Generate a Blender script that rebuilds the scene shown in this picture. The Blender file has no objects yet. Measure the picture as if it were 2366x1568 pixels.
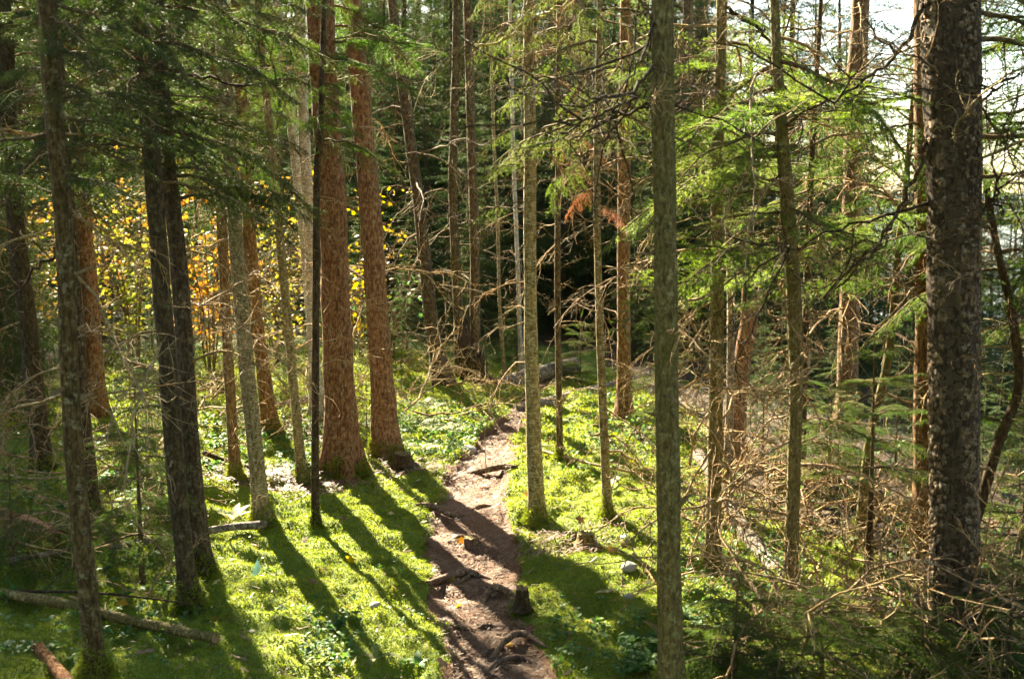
import bpy, math
import numpy as np

# ------------------------------------------------------------------ camera, sky, sun, exposure
scene = bpy.context.scene
COL = scene.collection
CAM_Z = 2.1
PITCH = math.radians(6.8)
VW, VH = 2365.0, 1568.0                       # picture units used for the layout notes below
FV = VW * 40.0 / 36.0
cam = bpy.data.cameras.new("camera")
cam.lens = 40.0
cam.sensor_width = 36.0
cam.clip_start = 0.05
cam.clip_end = 5000.0
cam.dof.use_dof = True
cam.dof.focus_distance = 7.5
cam.dof.aperture_fstop = 4.0
cam_ob = bpy.data.objects.new("camera", cam)
cam_ob.location = (0, 0, CAM_Z)
cam_ob.rotation_euler = (math.radians(90) - PITCH, 0, 0)
COL.objects.link(cam_ob)
scene.camera = cam_ob

SUN_EL = math.radians(31.0)
SUN_AZ = math.radians(-27.0)                  # to the left of straight ahead
world = bpy.data.worlds.new("World")
scene.world = world
world.use_nodes = True
wn = world.node_tree
sky = wn.nodes.new("ShaderNodeTexSky")
sky.sky_type = 'NISHITA'
sky.sun_disc = False
sky.sun_elevation = SUN_EL
sky.sun_rotation = SUN_AZ
sky.air_density = 1.0
sky.dust_density = 0.9
sky.ozone_density = 0.6
wn.nodes["Background"].inputs[1].default_value = 0.05
warm = wn.nodes.new("ShaderNodeMix"); warm.data_type = 'RGBA'; warm.blend_type = 'MULTIPLY'
warm.inputs[0].default_value = 1.0
warm.inputs[7].default_value = (1.0, 0.95, 0.83, 1.0)      # the film's warm daylight balance
wn.links.new(sky.outputs[0], warm.inputs[6])
wn.links.new(warm.outputs[2], wn.nodes["Background"].inputs[0])

sun = bpy.data.lights.new("sun", 'SUN')
sun.energy = 5.0
sun.angle = math.radians(0.55)
sun.color = (1.0, 0.88, 0.64)
sun_ob = bpy.data.objects.new("sun", sun)
COL.objects.link(sun_ob)
from mathutils import Vector, Matrix, Euler, Quaternion
SUN_V = Vector((math.sin(SUN_AZ) * math.cos(SUN_EL), math.cos(SUN_AZ) * math.cos(SUN_EL), math.sin(SUN_EL)))
sun_ob.rotation_euler = SUN_V.to_track_quat('Z', 'Y').to_euler()
sun_ob.location = (0, 0, 30)

vs = scene.view_settings
vs.view_transform = 'Standard'
vs.look = 'None'
vs.gamma = 1.0
vs.use_curve_mapping = False
vs.exposure = 3.4
scene.cycles.max_bounces = 6
scene.cycles.diffuse_bounces = 4
scene.cycles.transmission_bounces = 4
scene.cycles.transparent_max_bounces = 4
scene.cycles.use_denoising = True
scene.cycles.adaptive_threshold = 0.03
scene.cycles.caustics_reflective = False
scene.cycles.caustics_refractive = False

# ------------------------------------------------------------------ small maths
RS = np.random.RandomState

def _hash(ix, iy, seed):
    n = (ix.astype(np.int64) * 374761393 + iy.astype(np.int64) * 668265263 + seed * 1442695041) & 0x7fffffff
    n = ((n ^ (n >> 13)) * 1274126177) & 0x7fffffff
    return ((n ^ (n >> 16)) & 0xffff) / 65535.0

def vnoise(x, y, seed=0):
    x = np.asarray(x, float); y = np.asarray(y, float)
    ix = np.floor(x); iy = np.floor(y)
    fx = x - ix; fy = y - iy
    fx = fx * fx * (3 - 2 * fx); fy = fy * fy * (3 - 2 * fy)
    a = _hash(ix, iy, seed); b = _hash(ix + 1, iy, seed)
    c = _hash(ix, iy + 1, seed); d = _hash(ix + 1, iy + 1, seed)
    return (a * (1 - fx) + b * fx) * (1 - fy) + (c * (1 - fx) + d * fx) * fy

def fbm(x, y, seed=0, oct=4):
    s = 0.0; a = 0.5; f = 1.0
    for k in range(oct):
        s = s + a * (vnoise(np.asarray(x) * f + 17.3 * k, np.asarray(y) * f - 9.1 * k, seed + k) - 0.5) * 2
        a *= 0.5; f *= 2.03
    return s

def sstep(a, b, x):
    t = np.clip((np.asarray(x, float) - a) / (b - a), 0, 1)
    return t * t * (3 - 2 * t)

# ------------------------------------------------------------------ picture to place
CP, SP = math.cos(PITCH), math.sin(PITCH)

def ray(u, v):
    dx = (u - VW / 2) / FV
    dy = -(v - VH / 2) / FV
    return np.array([dx, CP + dy * SP, -SP + dy * CP])

def P(u, v, Y):
    d = ray(u, v)
    return np.array([0, 0, CAM_Z]) + d * (Y / d[1])

def flat(u, v, z=0.0):
    d = ray(u, v)
    return np.array([0, 0, CAM_Z]) + d * ((z - CAM_Z) / d[2])

# the path's middle line and half width, from where it lies on the ground
_pc = [(1165, 1568, 128), (1125, 1470, 112), (1103, 1380, 104), (1090, 1300, 104), (1078, 1240, 104), (1085, 1180, 92),
       (1110, 1110, 72), (1120, 1060, 62), (1150, 1010, 36), (1180, 975, 28), (1195, 950, 22)]
_pc = [(u, v, w * 0.86) for u, v, w in _pc]
_py, _px, _pw = [], [], []
for u, v, w in _pc:
    p = flat(u, v); _py.append(p[1]); _px.append(p[0]); _pw.append(w / FV * p[1])
_py = [2.0] + _py + [18.0, 30.0]
_px = [_px[0] + 0.25] + _px + [_px[-1] + 1.2, _px[-1] + 4.0]
_pw = [_pw[0]] + _pw + [0.12, 0.1]

def path_x(y): return np.interp(y, _py, _px)
def path_w(y): return np.interp(y, _py, _pw)

def path_mask(x, y):
    """1 on the worn path, 0 off it, with a ragged edge"""
    e = 0.14 * fbm(np.asarray(x) * 3.1, np.asarray(y) * 3.1, 71, 4)
    d = np.abs(np.asarray(x) - path_x(y)) + e
    return 1 - sstep(path_w(y) * 0.82, path_w(y) * 1.12 + 0.03, d)

LAKE_Z = -5.0

def H(x, y):
    x = np.asarray(x, float); y = np.asarray(y, float)
    o = x - path_x(y)
    h = 0.24 * sstep(0.25, 2.2, -o) + 0.07 * sstep(0.2, 1.1, o)
    edge = 2.1 + 0.03 * (y - 6)
    s = x - edge
    h = h - 0.29 * np.where(s > 0, s * s / (s + 0.9), 0)
    h = h + 0.014 * np.clip(y - 13, 0, 60) * (1 - sstep(2, 10, x))
    h = h + 0.07 * fbm(x * 0.55, y * 0.55, 3, 3)
    pm = path_mask(x, y)
    near = 1 - sstep(16, 30, y)
    lump = np.abs(fbm(x * 2.1, y * 2.1, 11, 3))
    h = h + near * (1 - pm) * (0.16 * (0.30 - lump) + 0.045 * (0.35 - np.abs(fbm(x * 5.5, y * 5.5, 29, 2))) + 0.022 * fbm(x * 14, y * 14, 31, 2))
    h = h - 0.035 * pm + near * pm * 0.034 * fbm(x * 5, y * 5, 41, 4)
    h = h + 0.45 * sstep(3.6, 0.5, y)
    return np.maximum(h, LAKE_Z - 1.5)

def G(u, v, ymax=60.0):
    """the ground point under a picture point"""
    d = ray(u, v)
    o = np.array([0, 0, CAM_Z])
    def first(t):
        pts = o + d[None, :] * t[:, None]
        below = pts[:, 2] < H(pts[:, 0], pts[:, 1])
        return int(np.argmax(below)) if below.any() else len(t) - 1
    t = np.arange(3.0, ymax, 0.3)
    t0 = t[first(t)]
    t = np.arange(max(3.0, t0 - 0.32), t0 + 0.02, 0.02)
    p = o + d * t[first(t)]; p[2] = float(H(p[0], p[1]))
    return p

def G_many(u, v):
    """ground points under many picture points at once"""
    d = np.stack([(u - VW / 2) / FV, CP - (v - VH / 2) / FV * SP, -SP - (v - VH / 2) / FV * CP], 1)
    z = np.zeros(len(u))
    for _ in range(7):
        p = np.array([0, 0, CAM_Z]) + d * np.clip((z - CAM_Z) / np.minimum(d[:, 2], -0.02), 2, 60)[:, None]
        z = 0.4 * z + 0.6 * H(p[:, 0], p[:, 1])
    p[:, 2] = H(p[:, 0], p[:, 1])
    return p

# ------------------------------------------------------------------ mesh helpers
def new_mesh(name, verts, faces, mat_ids=None, mats=(), smooth=False):
    """faces: list of int arrays (n,3) or (n,4); mat_ids: one id for each array"""
    me = bpy.data.meshes.new(name)
    verts = np.ascontiguousarray(verts, dtype=np.float32)
    me.vertices.add(len(verts))
    me.vertices.foreach_set("co", verts.ravel())
    loops, starts, mids = [], [], []
    s = 0
    for k, f in enumerate(faces):
        f = np.asarray(f, dtype=np.int32)
        if len(f) == 0: continue
        n = f.shape[1]
        loops.append(f.ravel())
        starts.append(s + np.arange(len(f)) * n)
        s += len(f) * n
        mids.append(np.full(len(f), mat_ids[k] if mat_ids is not None else 0, np.int32))
    loops = np.concatenate(loops); starts = np.concatenate(starts).astype(np.int32); mids = np.concatenate(mids)
    me.loops.add(len(loops))
    me.loops.foreach_set("vertex_index", loops.astype(np.int32))
    me.polygons.add(len(starts))
    me.polygons.foreach_set("loop_start", starts)
    for m in mats: me.materials.append(m)
    me.polygons.foreach_set("material_index", mids)
    if smooth:
        me.polygons.foreach_set("use_smooth", np.ones(len(starts), dtype=bool))
    me.update(calc_edges=True)
    me.validate()
    return me

class Geo:
    """gathers verts and faces, by material slot"""
    def __init__(self):
        self.v = []; self.f = {}; self.n = 0
    def add(self, verts, faces, slot=0):
        verts = np.asarray(verts, float).reshape(-1, 3)
        faces = np.asarray(faces, int)
        self.f.setdefault((slot, faces.shape[1]), []).append(faces + self.n)
        self.v.append(verts); self.n += len(verts)
    def merge(self, g, M=None, T=None):
        V = g.verts()
        if M is not None: V = V @ np.asarray(M).T
        if T is not None: V = V + np.asarray(T)
        for (slot, k), fs in g.f.items():
            self.f.setdefault((slot, k), []).append(np.concatenate(fs) + self.n)
        self.v.append(V); self.n += len(V)
    def verts(self):
        return np.concatenate(self.v)
    def only(self, slot):
        """the faces of one material slot, as slot 0, with just their verts"""
        g = Geo(); V = self.verts()
        for (sl, k), fs in self.f.items():
            if sl != slot: continue
            Fa = np.concatenate(fs)
            used, inv = np.unique(Fa, return_inverse=True)
            g.add(V[used], inv.reshape(Fa.shape), 0)
        return g
    def mesh(self, name, mats, smooth=False):
        keys = sorted(self.f)
        return new_mesh(name, self.verts(), [np.concatenate(self.f[k]) for k in keys], [k[0] for k in keys], mats, smooth)

def spline(pts, n):
    """smooth curve through the points, evenly spread"""
    p = np.asarray(pts, float)
    q = np.vstack([2 * p[0] - p[1], p, 2 * p[-1] - p[-2]])
    out = []
    m = 12
    for i in range(1, len(q) - 2):
        for t in np.linspace(0, 1, m, endpoint=False):
            a, b, c, d = q[i - 1], q[i], q[i + 1], q[i + 2]
            out.append(0.5 * ((2 * b) + (c - a) * t + (2 * a - 5 * b + 4 * c - d) * t * t + (3 * b - a - 3 * c + d) * t ** 3))
    out.append(q[-2])
    out = np.array(out)
    L = np.concatenate([[0], np.cumsum(np.linalg.norm(np.diff(out[:, :3], axis=0), axis=1))])
    s = np.linspace(0, L[-1], n)
    return np.stack([np.interp(s, L, out[:, k]) for k in range(p.shape[1])], axis=1)

def tube(pts, rad, sides=8, rough=0.0, seed=0, cap=True, lobes=None):
    pts = np.asarray(pts, float); n = len(pts)
    rad = np.broadcast_to(np.asarray(rad, float), (n,))
    tan = np.gradient(pts, axis=0)
    tan /= np.linalg.norm(tan, axis=1)[:, None] + 1e-9
    ref = np.array([0, 1, 0]) if abs(tan[:, 1]).mean() < 0.8 else np.array([0, 0, 1.0])
    a = np.cross(tan, ref); a /= np.linalg.norm(a, axis=1)[:, None] + 1e-9
    b = np.cross(tan, a)
    th = np.linspace(0, 2 * math.pi, sides, endpoint=False)
    R = rad[:, None] * np.ones((n, sides))
    if rough:
        g = RS(seed)
        s = np.arange(n)[:, None] * 0.5 + g.rand() * 90
        c = (np.cos(th) * 1.6 + 3)[None, :] + 0 * s
        R = R * (1 + rough * 2 * (vnoise(s + np.sin(th)[None, :] * 1.6, c * 2, seed) - 0.5) + rough * (vnoise(s * 2.3, c * 5 + 9, seed + 5) - 0.5))
    if lobes is not None:
        R = R * lobes(th)
    V = pts[:, None, :] + R[:, :, None] * (np.cos(th)[None, :, None] * a[:, None, :] + np.sin(th)[None, :, None] * b[:, None, :])
    V = V.reshape(-1, 3)
    i = np.arange(n - 1)[:, None] * sides
    j = np.arange(sides)[None, :]
    k = (j + 1) % sides
    F = np.stack([i + j, i + k, i + sides + k, i + sides + j], axis=-1).reshape(-1, 4)
    tris = None
    if cap:
        V = np.vstack([V, pts[0], pts[-1]])
        c0, c1 = len(V) - 2, len(V) - 1
        e = (n - 1) * sides
        jj = np.arange(sides); kk = (jj + 1) % sides
        tris = np.vstack([np.stack([np.full(sides, c0), kk, jj], 1), np.stack([np.full(sides, c1), e + jj, e + kk], 1)])
    return V, F, tris

def add_tube(g, pts, rad, sides=8, slot=0, **kw):
    V, F, T = tube(pts, rad, sides, **kw)
    n0 = g.n
    g.add(V, F, slot)
    if T is not None:
        g.f.setdefault((slot, 3), []).append(T + n0)

# ------------------------------------------------------------------ objects
def tag(o, label=None, cat=None, group=None, kind=None):
    if label: o["label"] = label
    if cat: o["category"] = cat
    if group: o["group"] = group
    if kind: o["kind"] = kind
    return o

def obj(name, me, parent=None, loc=(0, 0, 0), rot=None, scale=None):
    o = bpy.data.objects.new(name, me)
    COL.objects.link(o)
    o.location = [float(c) for c in loc]
    if rot is not None: o.rotation_euler = [float(c) for c in rot]
    if scale is not None: o.scale = (scale,) * 3 if np.isscalar(scale) else scale
    if parent is not None: o.parent = parent
    return o

def thing(name, label, cat, loc=(0, 0, 0), rz=0.0, group=None, scale=1.0):
    o = obj(name, None, None, loc, (0, 0, rz), scale)
    o.empty_display_size = 0.2
    return tag(o, label, cat, group)

# ------------------------------------------------------------------ materials
def mat(name):
    m = bpy.data.materials.new(name); m.use_nodes = True
    nt = m.node_tree
    b = nt.nodes["Principled BSDF"]
    b.inputs["Roughness"].default_value = 0.85
    b.inputs["Specular IOR Level"].default_value = 0.25
    return m, nt, b

def N(nt, t, **kw):
    n = nt.nodes.new("ShaderNode" + t)
    for k, v in kw.items(): setattr(n, k, v)
    return n

def noise(nt, vec, scale, detail=4, rough=0.6):
    n = N(nt, "TexNoise"); n.inputs["Scale"].default_value = scale
    n.inputs["Detail"].default_value = detail; n.inputs["Roughness"].default_value = rough
    if vec is not None: nt.links.new(vec, n.inputs["Vector"])
    return n.outputs["Fac"]

def ramp(nt, fac, stops):
    r = N(nt, "ValToRGB")
    el = r.color_ramp.elements
    while len(el) < len(stops): el.new(0.5)
    for e, (p, c) in zip(el, stops):
        e.position = p; e.color = (*c, 1) if len(c) == 3 else c
    nt.links.new(fac, r.inputs[0])
    return r.outputs[0]

def mix(nt, fac, a, b, mode='MIX'):
    m = N(nt, "Mix", data_type='RGBA', blend_type=mode)
    for sock, val in ((m.inputs[0], fac), (m.inputs[6], a), (m.inputs[7], b)):
        if hasattr(val, "is_linked"): nt.links.new(val, sock)
        elif np.isscalar(val): sock.default_value = val
        else: sock.default_value = (*val, 1)
    return m.outputs[2]

def bump(nt, b, h, strength, dist):
    bm = N(nt, "Bump"); bm.inputs["Strength"].default_value = strength; bm.inputs["Distance"].default_value = dist
    nt.links.new(h, bm.inputs["Height"]); nt.links.new(bm.outputs[0], b.inputs["Normal"])

def coords(nt, scale=(1, 1, 1), kind="Object", shift=False):
    tc = N(nt, "TexCoord"); mp = N(nt, "Mapping")
    mp.inputs["Scale"].default_value = scale
    nt.links.new(tc.outputs[kind], mp.inputs["Vector"])
    if shift:
        oi = N(nt, "ObjectInfo"); ml = N(nt, "Math", operation='MULTIPLY'); ml.inputs[1].default_value = 37.0
        nt.links.new(oi.outputs["Random"], ml.inputs[0]); nt.links.new(ml.outputs[0], mp.inputs["Location"])
    return mp.outputs[0]

def hue_by_object(nt, col, dv=0.25, dh=0.02, ds=0.15):
    oi = N(nt, "ObjectInfo"); hs = N(nt, "HueSaturation")
    nt.links.new(col, hs.inputs["Color"])
    for inp, mid, d, k in (("Value", 1.0, dv, 1.0), ("Hue", 0.5, dh, 7.13), ("Saturation", 1.0, ds, 3.77)):
        m1 = N(nt, "Math", operation='MULTIPLY'); m1.inputs[1].default_value = k
        fr = N(nt, "Math", operation='FRACT'); ma = N(nt, "MapRange")
        ma.inputs["To Min"].default_value = mid - d; ma.inputs["To Max"].default_value = mid + d
        nt.links.new(oi.outputs["Random"], m1.inputs[0]); nt.links.new(m1.outputs[0], fr.inputs[0])
        nt.links.new(fr.outputs[0], ma.inputs["Value"]); nt.links.new(ma.outputs[0], hs.inputs[inp])
    return hs.outputs[0]

def bark(name, dark, light, lichen, amount, band=1.0, fine=1.0, moss=None):
    m, nt, b = mat(name)
    v = coords(nt, (1, 1, 0.35), shift=True)
    flake = N(nt, "TexVoronoi", feature='F1'); flake.inputs["Scale"].default_value = 42 * fine
    nt.links.new(v, flake.inputs["Vector"])
    crack = noise(nt, v, 62 * fine, 8, 0.75)
    col = ramp(nt, crack, [(0.34, tuple(c * 0.3 for c in dark)), (0.47, dark), (0.62, light)])
    v2 = coords(nt, (1, 1, band), shift=True)
    lic = noise(nt, v2, 30 * fine, 7, 0.75)
    lf = ramp(nt, lic, [(0.62 - 0.3 * amount, (0, 0, 0)), (0.72 - 0.26 * amount, (1, 1, 1))])
    ml = N(nt, "Math", operation='MULTIPLY'); ml.inputs[1].default_value = 0.85
    nt.links.new(lf, ml.inputs[0])
    col = mix(nt, ml.outputs[0], col, lichen)
    if moss is not None:
        mn = noise(nt, coords(nt, (1, 1, 0.6), shift=True), 6, 5, 0.7)
        mf = ramp(nt, mn, [(0.5, (0, 0, 0)), (0.66, (0.8, 0.8, 0.8))])
        col = mix(nt, mf, col, moss)
    col = hue_by_object(nt, col, 0.18, 0.01, 0.1)
    nt.links.new(col, b.inputs["Base Color"])
    hh = N(nt, "Math", operation='MULTIPLY_ADD'); hh.inputs[1].default_value = -0.6
    nt.links.new(flake.outputs["Distance"], hh.inputs[0]); nt.links.new(crack, hh.inputs[2])
    bump(nt, b, hh.outputs[0], 0.9, 0.012)
    b.inputs["Roughness"].default_value = 0.9
    return m

def leafy(name, c0, c1, trans, tmix=0.4, scale=3.0, dv=0.2, gloss=0.0, dh=0.015, flecks=0.0):
    """thin leaf: some light off the face, some through it"""
    m, nt, b = mat(name)
    f = noise(nt, coords(nt, shift=True), scale, 3, 0.6)
    col = ramp(nt, f, [(0.3, c0), (0.7, c1)])
    if flecks:
        ff = ramp(nt, noise(nt, coords(nt, shift=True), 9, 3, 0.6), [(0.60, (0, 0, 0)), (0.74, (flecks,) * 3)])
        col = mix(nt, ff, col, (0.16, 0.11, 0.035))
    col = hue_by_object(nt, col, dv, dh, 0.1)
    b.inputs["Roughness"].default_value = 0.6
    b.inputs["Specular IOR Level"].default_value = 0.3 + gloss
    nt.links.new(col, b.inputs["Base Color"])
    tr = N(nt, "BsdfTranslucent")
    nt.links.new(mix(nt, 1.0, col, trans, 'MULTIPLY'), tr.inputs["Color"])
    mx = N(nt, "MixShader"); mx.inputs[0].default_value = tmix
    nt.links.new(b.outputs[0], mx.inputs[1]); nt.links.new(tr.outputs[0], mx.inputs[2])
    nt.links.new(mx.outputs[0], nt.nodes["Material Output"].inputs["Surface"])
    return m

LICH = (0.26, 0.24, 0.14)
M_brown = bark("bark_red_brown", (0.115, 0.056, 0.020), (0.30, 0.170, 0.075), (0.32, 0.25, 0.15), 0.27)
M_grey = bark("bark_grey_lichen", (0.058, 0.036, 0.014), (0.155, 0.105, 0.045), LICH, 0.27)
M_dark = bark("bark_dark", (0.038, 0.022, 0.008), (0.105, 0.065, 0.025), (0.14, 0.135, 0.07), 0.24)
M_fir = bark("bark_pale_fir", (0.15, 0.105, 0.040), (0.34, 0.26, 0.115), (0.52, 0.47, 0.30), 0.36, band=3.0)
M_olive = bark("bark_olive_moss", (0.115, 0.080, 0.024), (0.26, 0.19, 0.065), (0.36, 0.32, 0.16), 0.30, fine=1.3, moss=(0.11, 0.10, 0.02))
M_birch = bark("bark_birch", (0.22, 0.17, 0.11), (0.42, 0.37, 0.28), (0.60, 0.57, 0.49), 0.55, band=5.0, fine=0.8)
M_big = bark("bark_big_trunk", (0.036, 0.020, 0.009), (0.095, 0.055, 0.026), (0.15, 0.12, 0.075), 0.2)
M_plate = bark("bark_plate", (0.085, 0.052, 0.024), (0.25, 0.17, 0.092), (0.34, 0.28, 0.18), 0.34, fine=1.0)
M_log = bark("bark_grey_log", (0.12, 0.09, 0.06), (0.28, 0.22, 0.155), (0.42, 0.38, 0.31), 0.40)
M_rot = bark("rotten_wood", (0.16, 0.070, 0.022), (0.40, 0.20, 0.075), (0.45, 0.29, 0.14), 0.3, band=0.3)
M_end = bark("sawn_end", (0.20, 0.12, 0.055), (0.33, 0.22, 0.11), (0.22, 0.16, 0.1), 0.3)
M_twig = bark("dead_twig", (0.22, 0.130, 0.052), (0.47, 0.32, 0.15), (0.48, 0.39, 0.23), 0.4)
M_stem = bark("green_twig", (0.10, 0.062, 0.026), (0.20, 0.135, 0.06), (0.28, 0.25, 0.14), 0.25)
M_root = bark("root_bark", (0.11, 0.062, 0.035), (0.28, 0.18, 0.105), (0.36, 0.29, 0.19), 0.3)
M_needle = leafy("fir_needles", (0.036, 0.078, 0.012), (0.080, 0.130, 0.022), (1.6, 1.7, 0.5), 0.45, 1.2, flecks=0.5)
M_needle_shade = leafy("shaded_needles", (0.024, 0.045, 0.010), (0.048, 0.074, 0.016), (1.5, 1.6, 0.6), 0.32, 1.2)  # darker copy of the needles, with the wood's shade put into the colour
M_needle_lit = leafy("sunlit_needles", (0.085, 0.140, 0.026), (0.165, 0.215, 0.05), (1.5, 1.6, 0.6), 0.45, 1.5, flecks=0.6)  # brighter, yellower copy of the needles, with sunlight put into the colour
M_needle_dead = leafy("rusty_needles", (0.20, 0.08, 0.04), (0.34, 0.16, 0.09), (1.4, 1.2, 0.9), 0.4, 1.5)
M_maple = leafy("maple_leaf", (0.40, 0.33, 0.04), (0.42, 0.21, 0.025), (1.2, 1.1, 0.8), 0.48, 2.6, 0.2, dh=0.025)
M_maple_g = leafy("maple_leaf_green", (0.20, 0.24, 0.03), (0.42, 0.34, 0.04), (1.2, 1.2, 0.7), 0.48, 2.6, 0.2, dh=0.025)
def mat_moss():
    m, nt, b = mat("moss_tufts")
    g = coords(nt)
    big = noise(nt, g, 1.7, 4, 0.6); fine = noise(nt, g, 24, 4, 0.7); mid = noise(nt, g, 6, 4, 0.6)
    c = ramp(nt, big, [(0.32, (0.128, 0.192, 0.010)), (0.68, (0.252, 0.290, 0.024))])
    c = mix(nt, ramp(nt, fine, [(0.4, (0, 0, 0)), (0.7, (0.7, 0.7, 0.7))]), c, (0.34, 0.34, 0.065))
    c = mix(nt, ramp(nt, mid, [(0.58, (0, 0, 0)), (0.74, (0.75, 0.75, 0.75))]), c, (0.055, 0.10, 0.010))
    c = mix(nt, ramp(nt, noise(nt, g, 11, 3, 0.6), [(0.61, (0, 0, 0)), (0.72, (0.8, 0.8, 0.8))]), c, (0.24, 0.13, 0.03))
    nt.links.new(c, b.inputs["Base Color"])
    b.inputs["Roughness"].default_value = 0.7
    tr = N(nt, "BsdfTranslucent"); nt.links.new(mix(nt, 1.0, c, (1.35, 1.4, 0.6), 'MULTIPLY'), tr.inputs["Color"])
    mx = N(nt, "MixShader"); mx.inputs[0].default_value = 0.42
    nt.links.new(b.outputs[0], mx.inputs[1]); nt.links.new(tr.outputs[0], mx.inputs[2])
    nt.links.new(mx.outputs[0], nt.nodes["Material Output"].inputs["Surface"])
    return m
M_moss = mat_moss()
M_cover = leafy("cover_leaf", (0.045, 0.11, 0.035), (0.11, 0.19, 0.05), (1.3, 1.6, 0.7), 0.35, 4.0, 0.1, gloss=-0.1)
M_fern = leafy("fern_leaf", (0.13, 0.17, 0.04), (0.26, 0.27, 0.08), (1.4, 1.5, 0.7), 0.45, 4.0, 0.15)
M_pale = leafy("pale_leaf", (0.42, 0.42, 0.30), (0.55, 0.40, 0.22), (1.2, 1.2, 0.9), 0.45, 9.0, 0.12)
M_blue = leafy("bluish_leaf", (0.12, 0.25, 0.21), (0.22, 0.36, 0.31), (1.1, 1.2, 1.1), 0.2, 9.0, 0.0, gloss=0.4, dh=0.0)
M_litter = leafy("fallen_litter", (0.09, 0.042, 0.02), (0.25, 0.14, 0.07), (1.0, 0.9, 0.7), 0.15, 14.0, 0.0, dh=0.0)

def mat_ground():
    m, nt, b = mat("mossy_ground")
    g = coords(nt, kind="Object")
    n1 = noise(nt, g, 1.6, 5, 0.6); n2 = noise(nt, g, 42, 5, 0.7); n3 = noise(nt, g, 7, 4, 0.6)
    mossc = mix(nt, n2, ramp(nt, n1, [(0.35, (0.058, 0.100, 0.006)), (0.65, (0.12, 0.16, 0.012))]), (0.17, 0.21, 0.026))
    soil = ramp(nt, n2, [(0.3, (0.022, 0.013, 0.006)), (0.5, (0.052, 0.031, 0.014)), (0.72, (0.13, 0.08, 0.04))])
    at = N(nt, "Attribute"); at.attribute_name = "mossy"
    sm = N(nt, "Math", operation='MULTIPLY_ADD'); sm.inputs[1].default_value = 0.5
    nt.links.new(n3, sm.inputs[0]); nt.links.new(at.outputs["Fac"], sm.inputs[2])
    sf = ramp(nt, sm.outputs[0], [(0.52, (0, 0, 0)), (0.72, (1, 1, 1))])
    nt.links.new(mix(nt, sf, soil, mossc), b.inputs["Base Color"])
    bump(nt, b, n2, 0.8, 0.02)
    return m

def mossy(x, y):
    """how far moss covers the floor: the bank and the clearing, not the brushy slope or the deep wood"""
    x = np.asarray(x, float); y = np.asarray(y, float)
    e = 0.45 * fbm(x * 1.4, y * 1.4, 91, 3)
    right = np.interp(y, [4, 5, 6, 7, 8, 9, 11, 14], [1.9, 2.0, 1.95, 1.75, 1.5, 1.7, 1.6, 1.2])
    a = 1 - sstep(-0.25, 0.25, x - right + e * 0.5)
    return a * (1 - sstep(14.0, 17.0, y + e * 2)) * sstep(-5.5, -3.4, x + e * 2)

def mat_path():
    m, nt, b = mat("trodden_needles")
    g = coords(nt, kind="Object")
    n1 = noise(nt, g, 2.6, 5, 0.6); n2 = noise(nt, g, 75, 6, 0.75); n3 = noise(nt, g, 14, 5, 0.7)
    c = ramp(nt, n2, [(0.32, (0.050, 0.020, 0.010)), (0.5, (0.155, 0.072, 0.034)), (0.7, (0.33, 0.178, 0.092))])
    c2 = mix(nt, ramp(nt, n3, [(0.4, (0, 0, 0)), (0.7, (0.75, 0.75, 0.75))]), c, (0.105, 0.046, 0.024))
    c3 = mix(nt, ramp(nt, n1, [(0.45, (0, 0, 0)), (0.7, (0.5, 0.5, 0.5))]), c2, (0.22, 0.105, 0.058))
    nt.links.new(c3, b.inputs["Base Color"])
    bump(nt, b, n2, 0.9, 0.015)
    return m

M_ground, M_path = mat_ground(), mat_path()
def mat_lake():
    m, nt, b = mat("lake_water")
    b.inputs["Base Color"].default_value = (0.03, 0.05, 0.06, 1)
    b.inputs["Roughness"].default_value = 0.12
    b.inputs["Specular IOR Level"].default_value = 0.5
    bump(nt, b, noise(nt, coords(nt, (1, 2.0, 1)), 1.2, 4, 0.6), 0.35, 0.15)
    return m
def mat_hill():
    m, nt, b = mat("far_wooded_hill")
    f = noise(nt, coords(nt), 0.08, 6, 0.7)
    nt.links.new(ramp(nt, f, [(0.35, (0.025, 0.042, 0.045)), (0.65, (0.05, 0.07, 0.075))]), b.inputs["Base Color"])  # bluish distance haze put into the hill's colour
    return m
def mat_stone():
    m, nt, b = mat("stone")
    f = noise(nt, coords(nt, shift=True), 22, 6, 0.7)
    nt.links.new(ramp(nt, f, [(0.3, (0.22, 0.20, 0.18)), (0.7, (0.46, 0.42, 0.38))]), b.inputs["Base Color"])
    bump(nt, b, f, 0.5, 0.01)
    return m
M_stone = mat_stone()

# ------------------------------------------------------------------ the ground, path, lake, far shore
def axis(segs):
    out = []
    for a, b, st in segs: out.append(np.arange(a, b, st))
    out.append([segs[-1][1]])
    return np.concatenate(out)

gx = axis([(-600, -60, 60), (-60, -12, 2.0), (-12, -5, 0.25), (-5, -3, 0.08), (-3, 3.4, 0.035), (3.4, 7, 0.1), (7, 14, 0.3), (14, 60, 1.5), (60, 800, 74)])
gy = axis([(-40, 2, 3.0), (2, 4.2, 0.15), (4.2, 9.0, 0.035), (9, 14, 0.07), (14, 22, 0.2), (22, 70, 1.2), (70, 1000, 93)])
X, Y = np.meshgrid(gx, gy)
Z = H(X, Y)
nx, ny = len(gx), len(gy)
i = np.arange(ny - 1)[:, None] * nx + np.arange(nx - 1)[None, :]
F = np.stack([i, i + 1, i + nx + 1, i + nx], -1).reshape(-1, 4)
ground = obj("ground", new_mesh("ground", np.stack([X, Y, Z], -1).reshape(-1, 3), [F], [0], [M_ground], True))
_a = ground.data.attributes.new("mossy", 'FLOAT', 'POINT')
_a.data.foreach_set("value", mossy(X, Y).astype(np.float32).ravel())
tag(ground, "mossy forest floor sloping down towards the lake", "ground", kind="structure")

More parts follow.
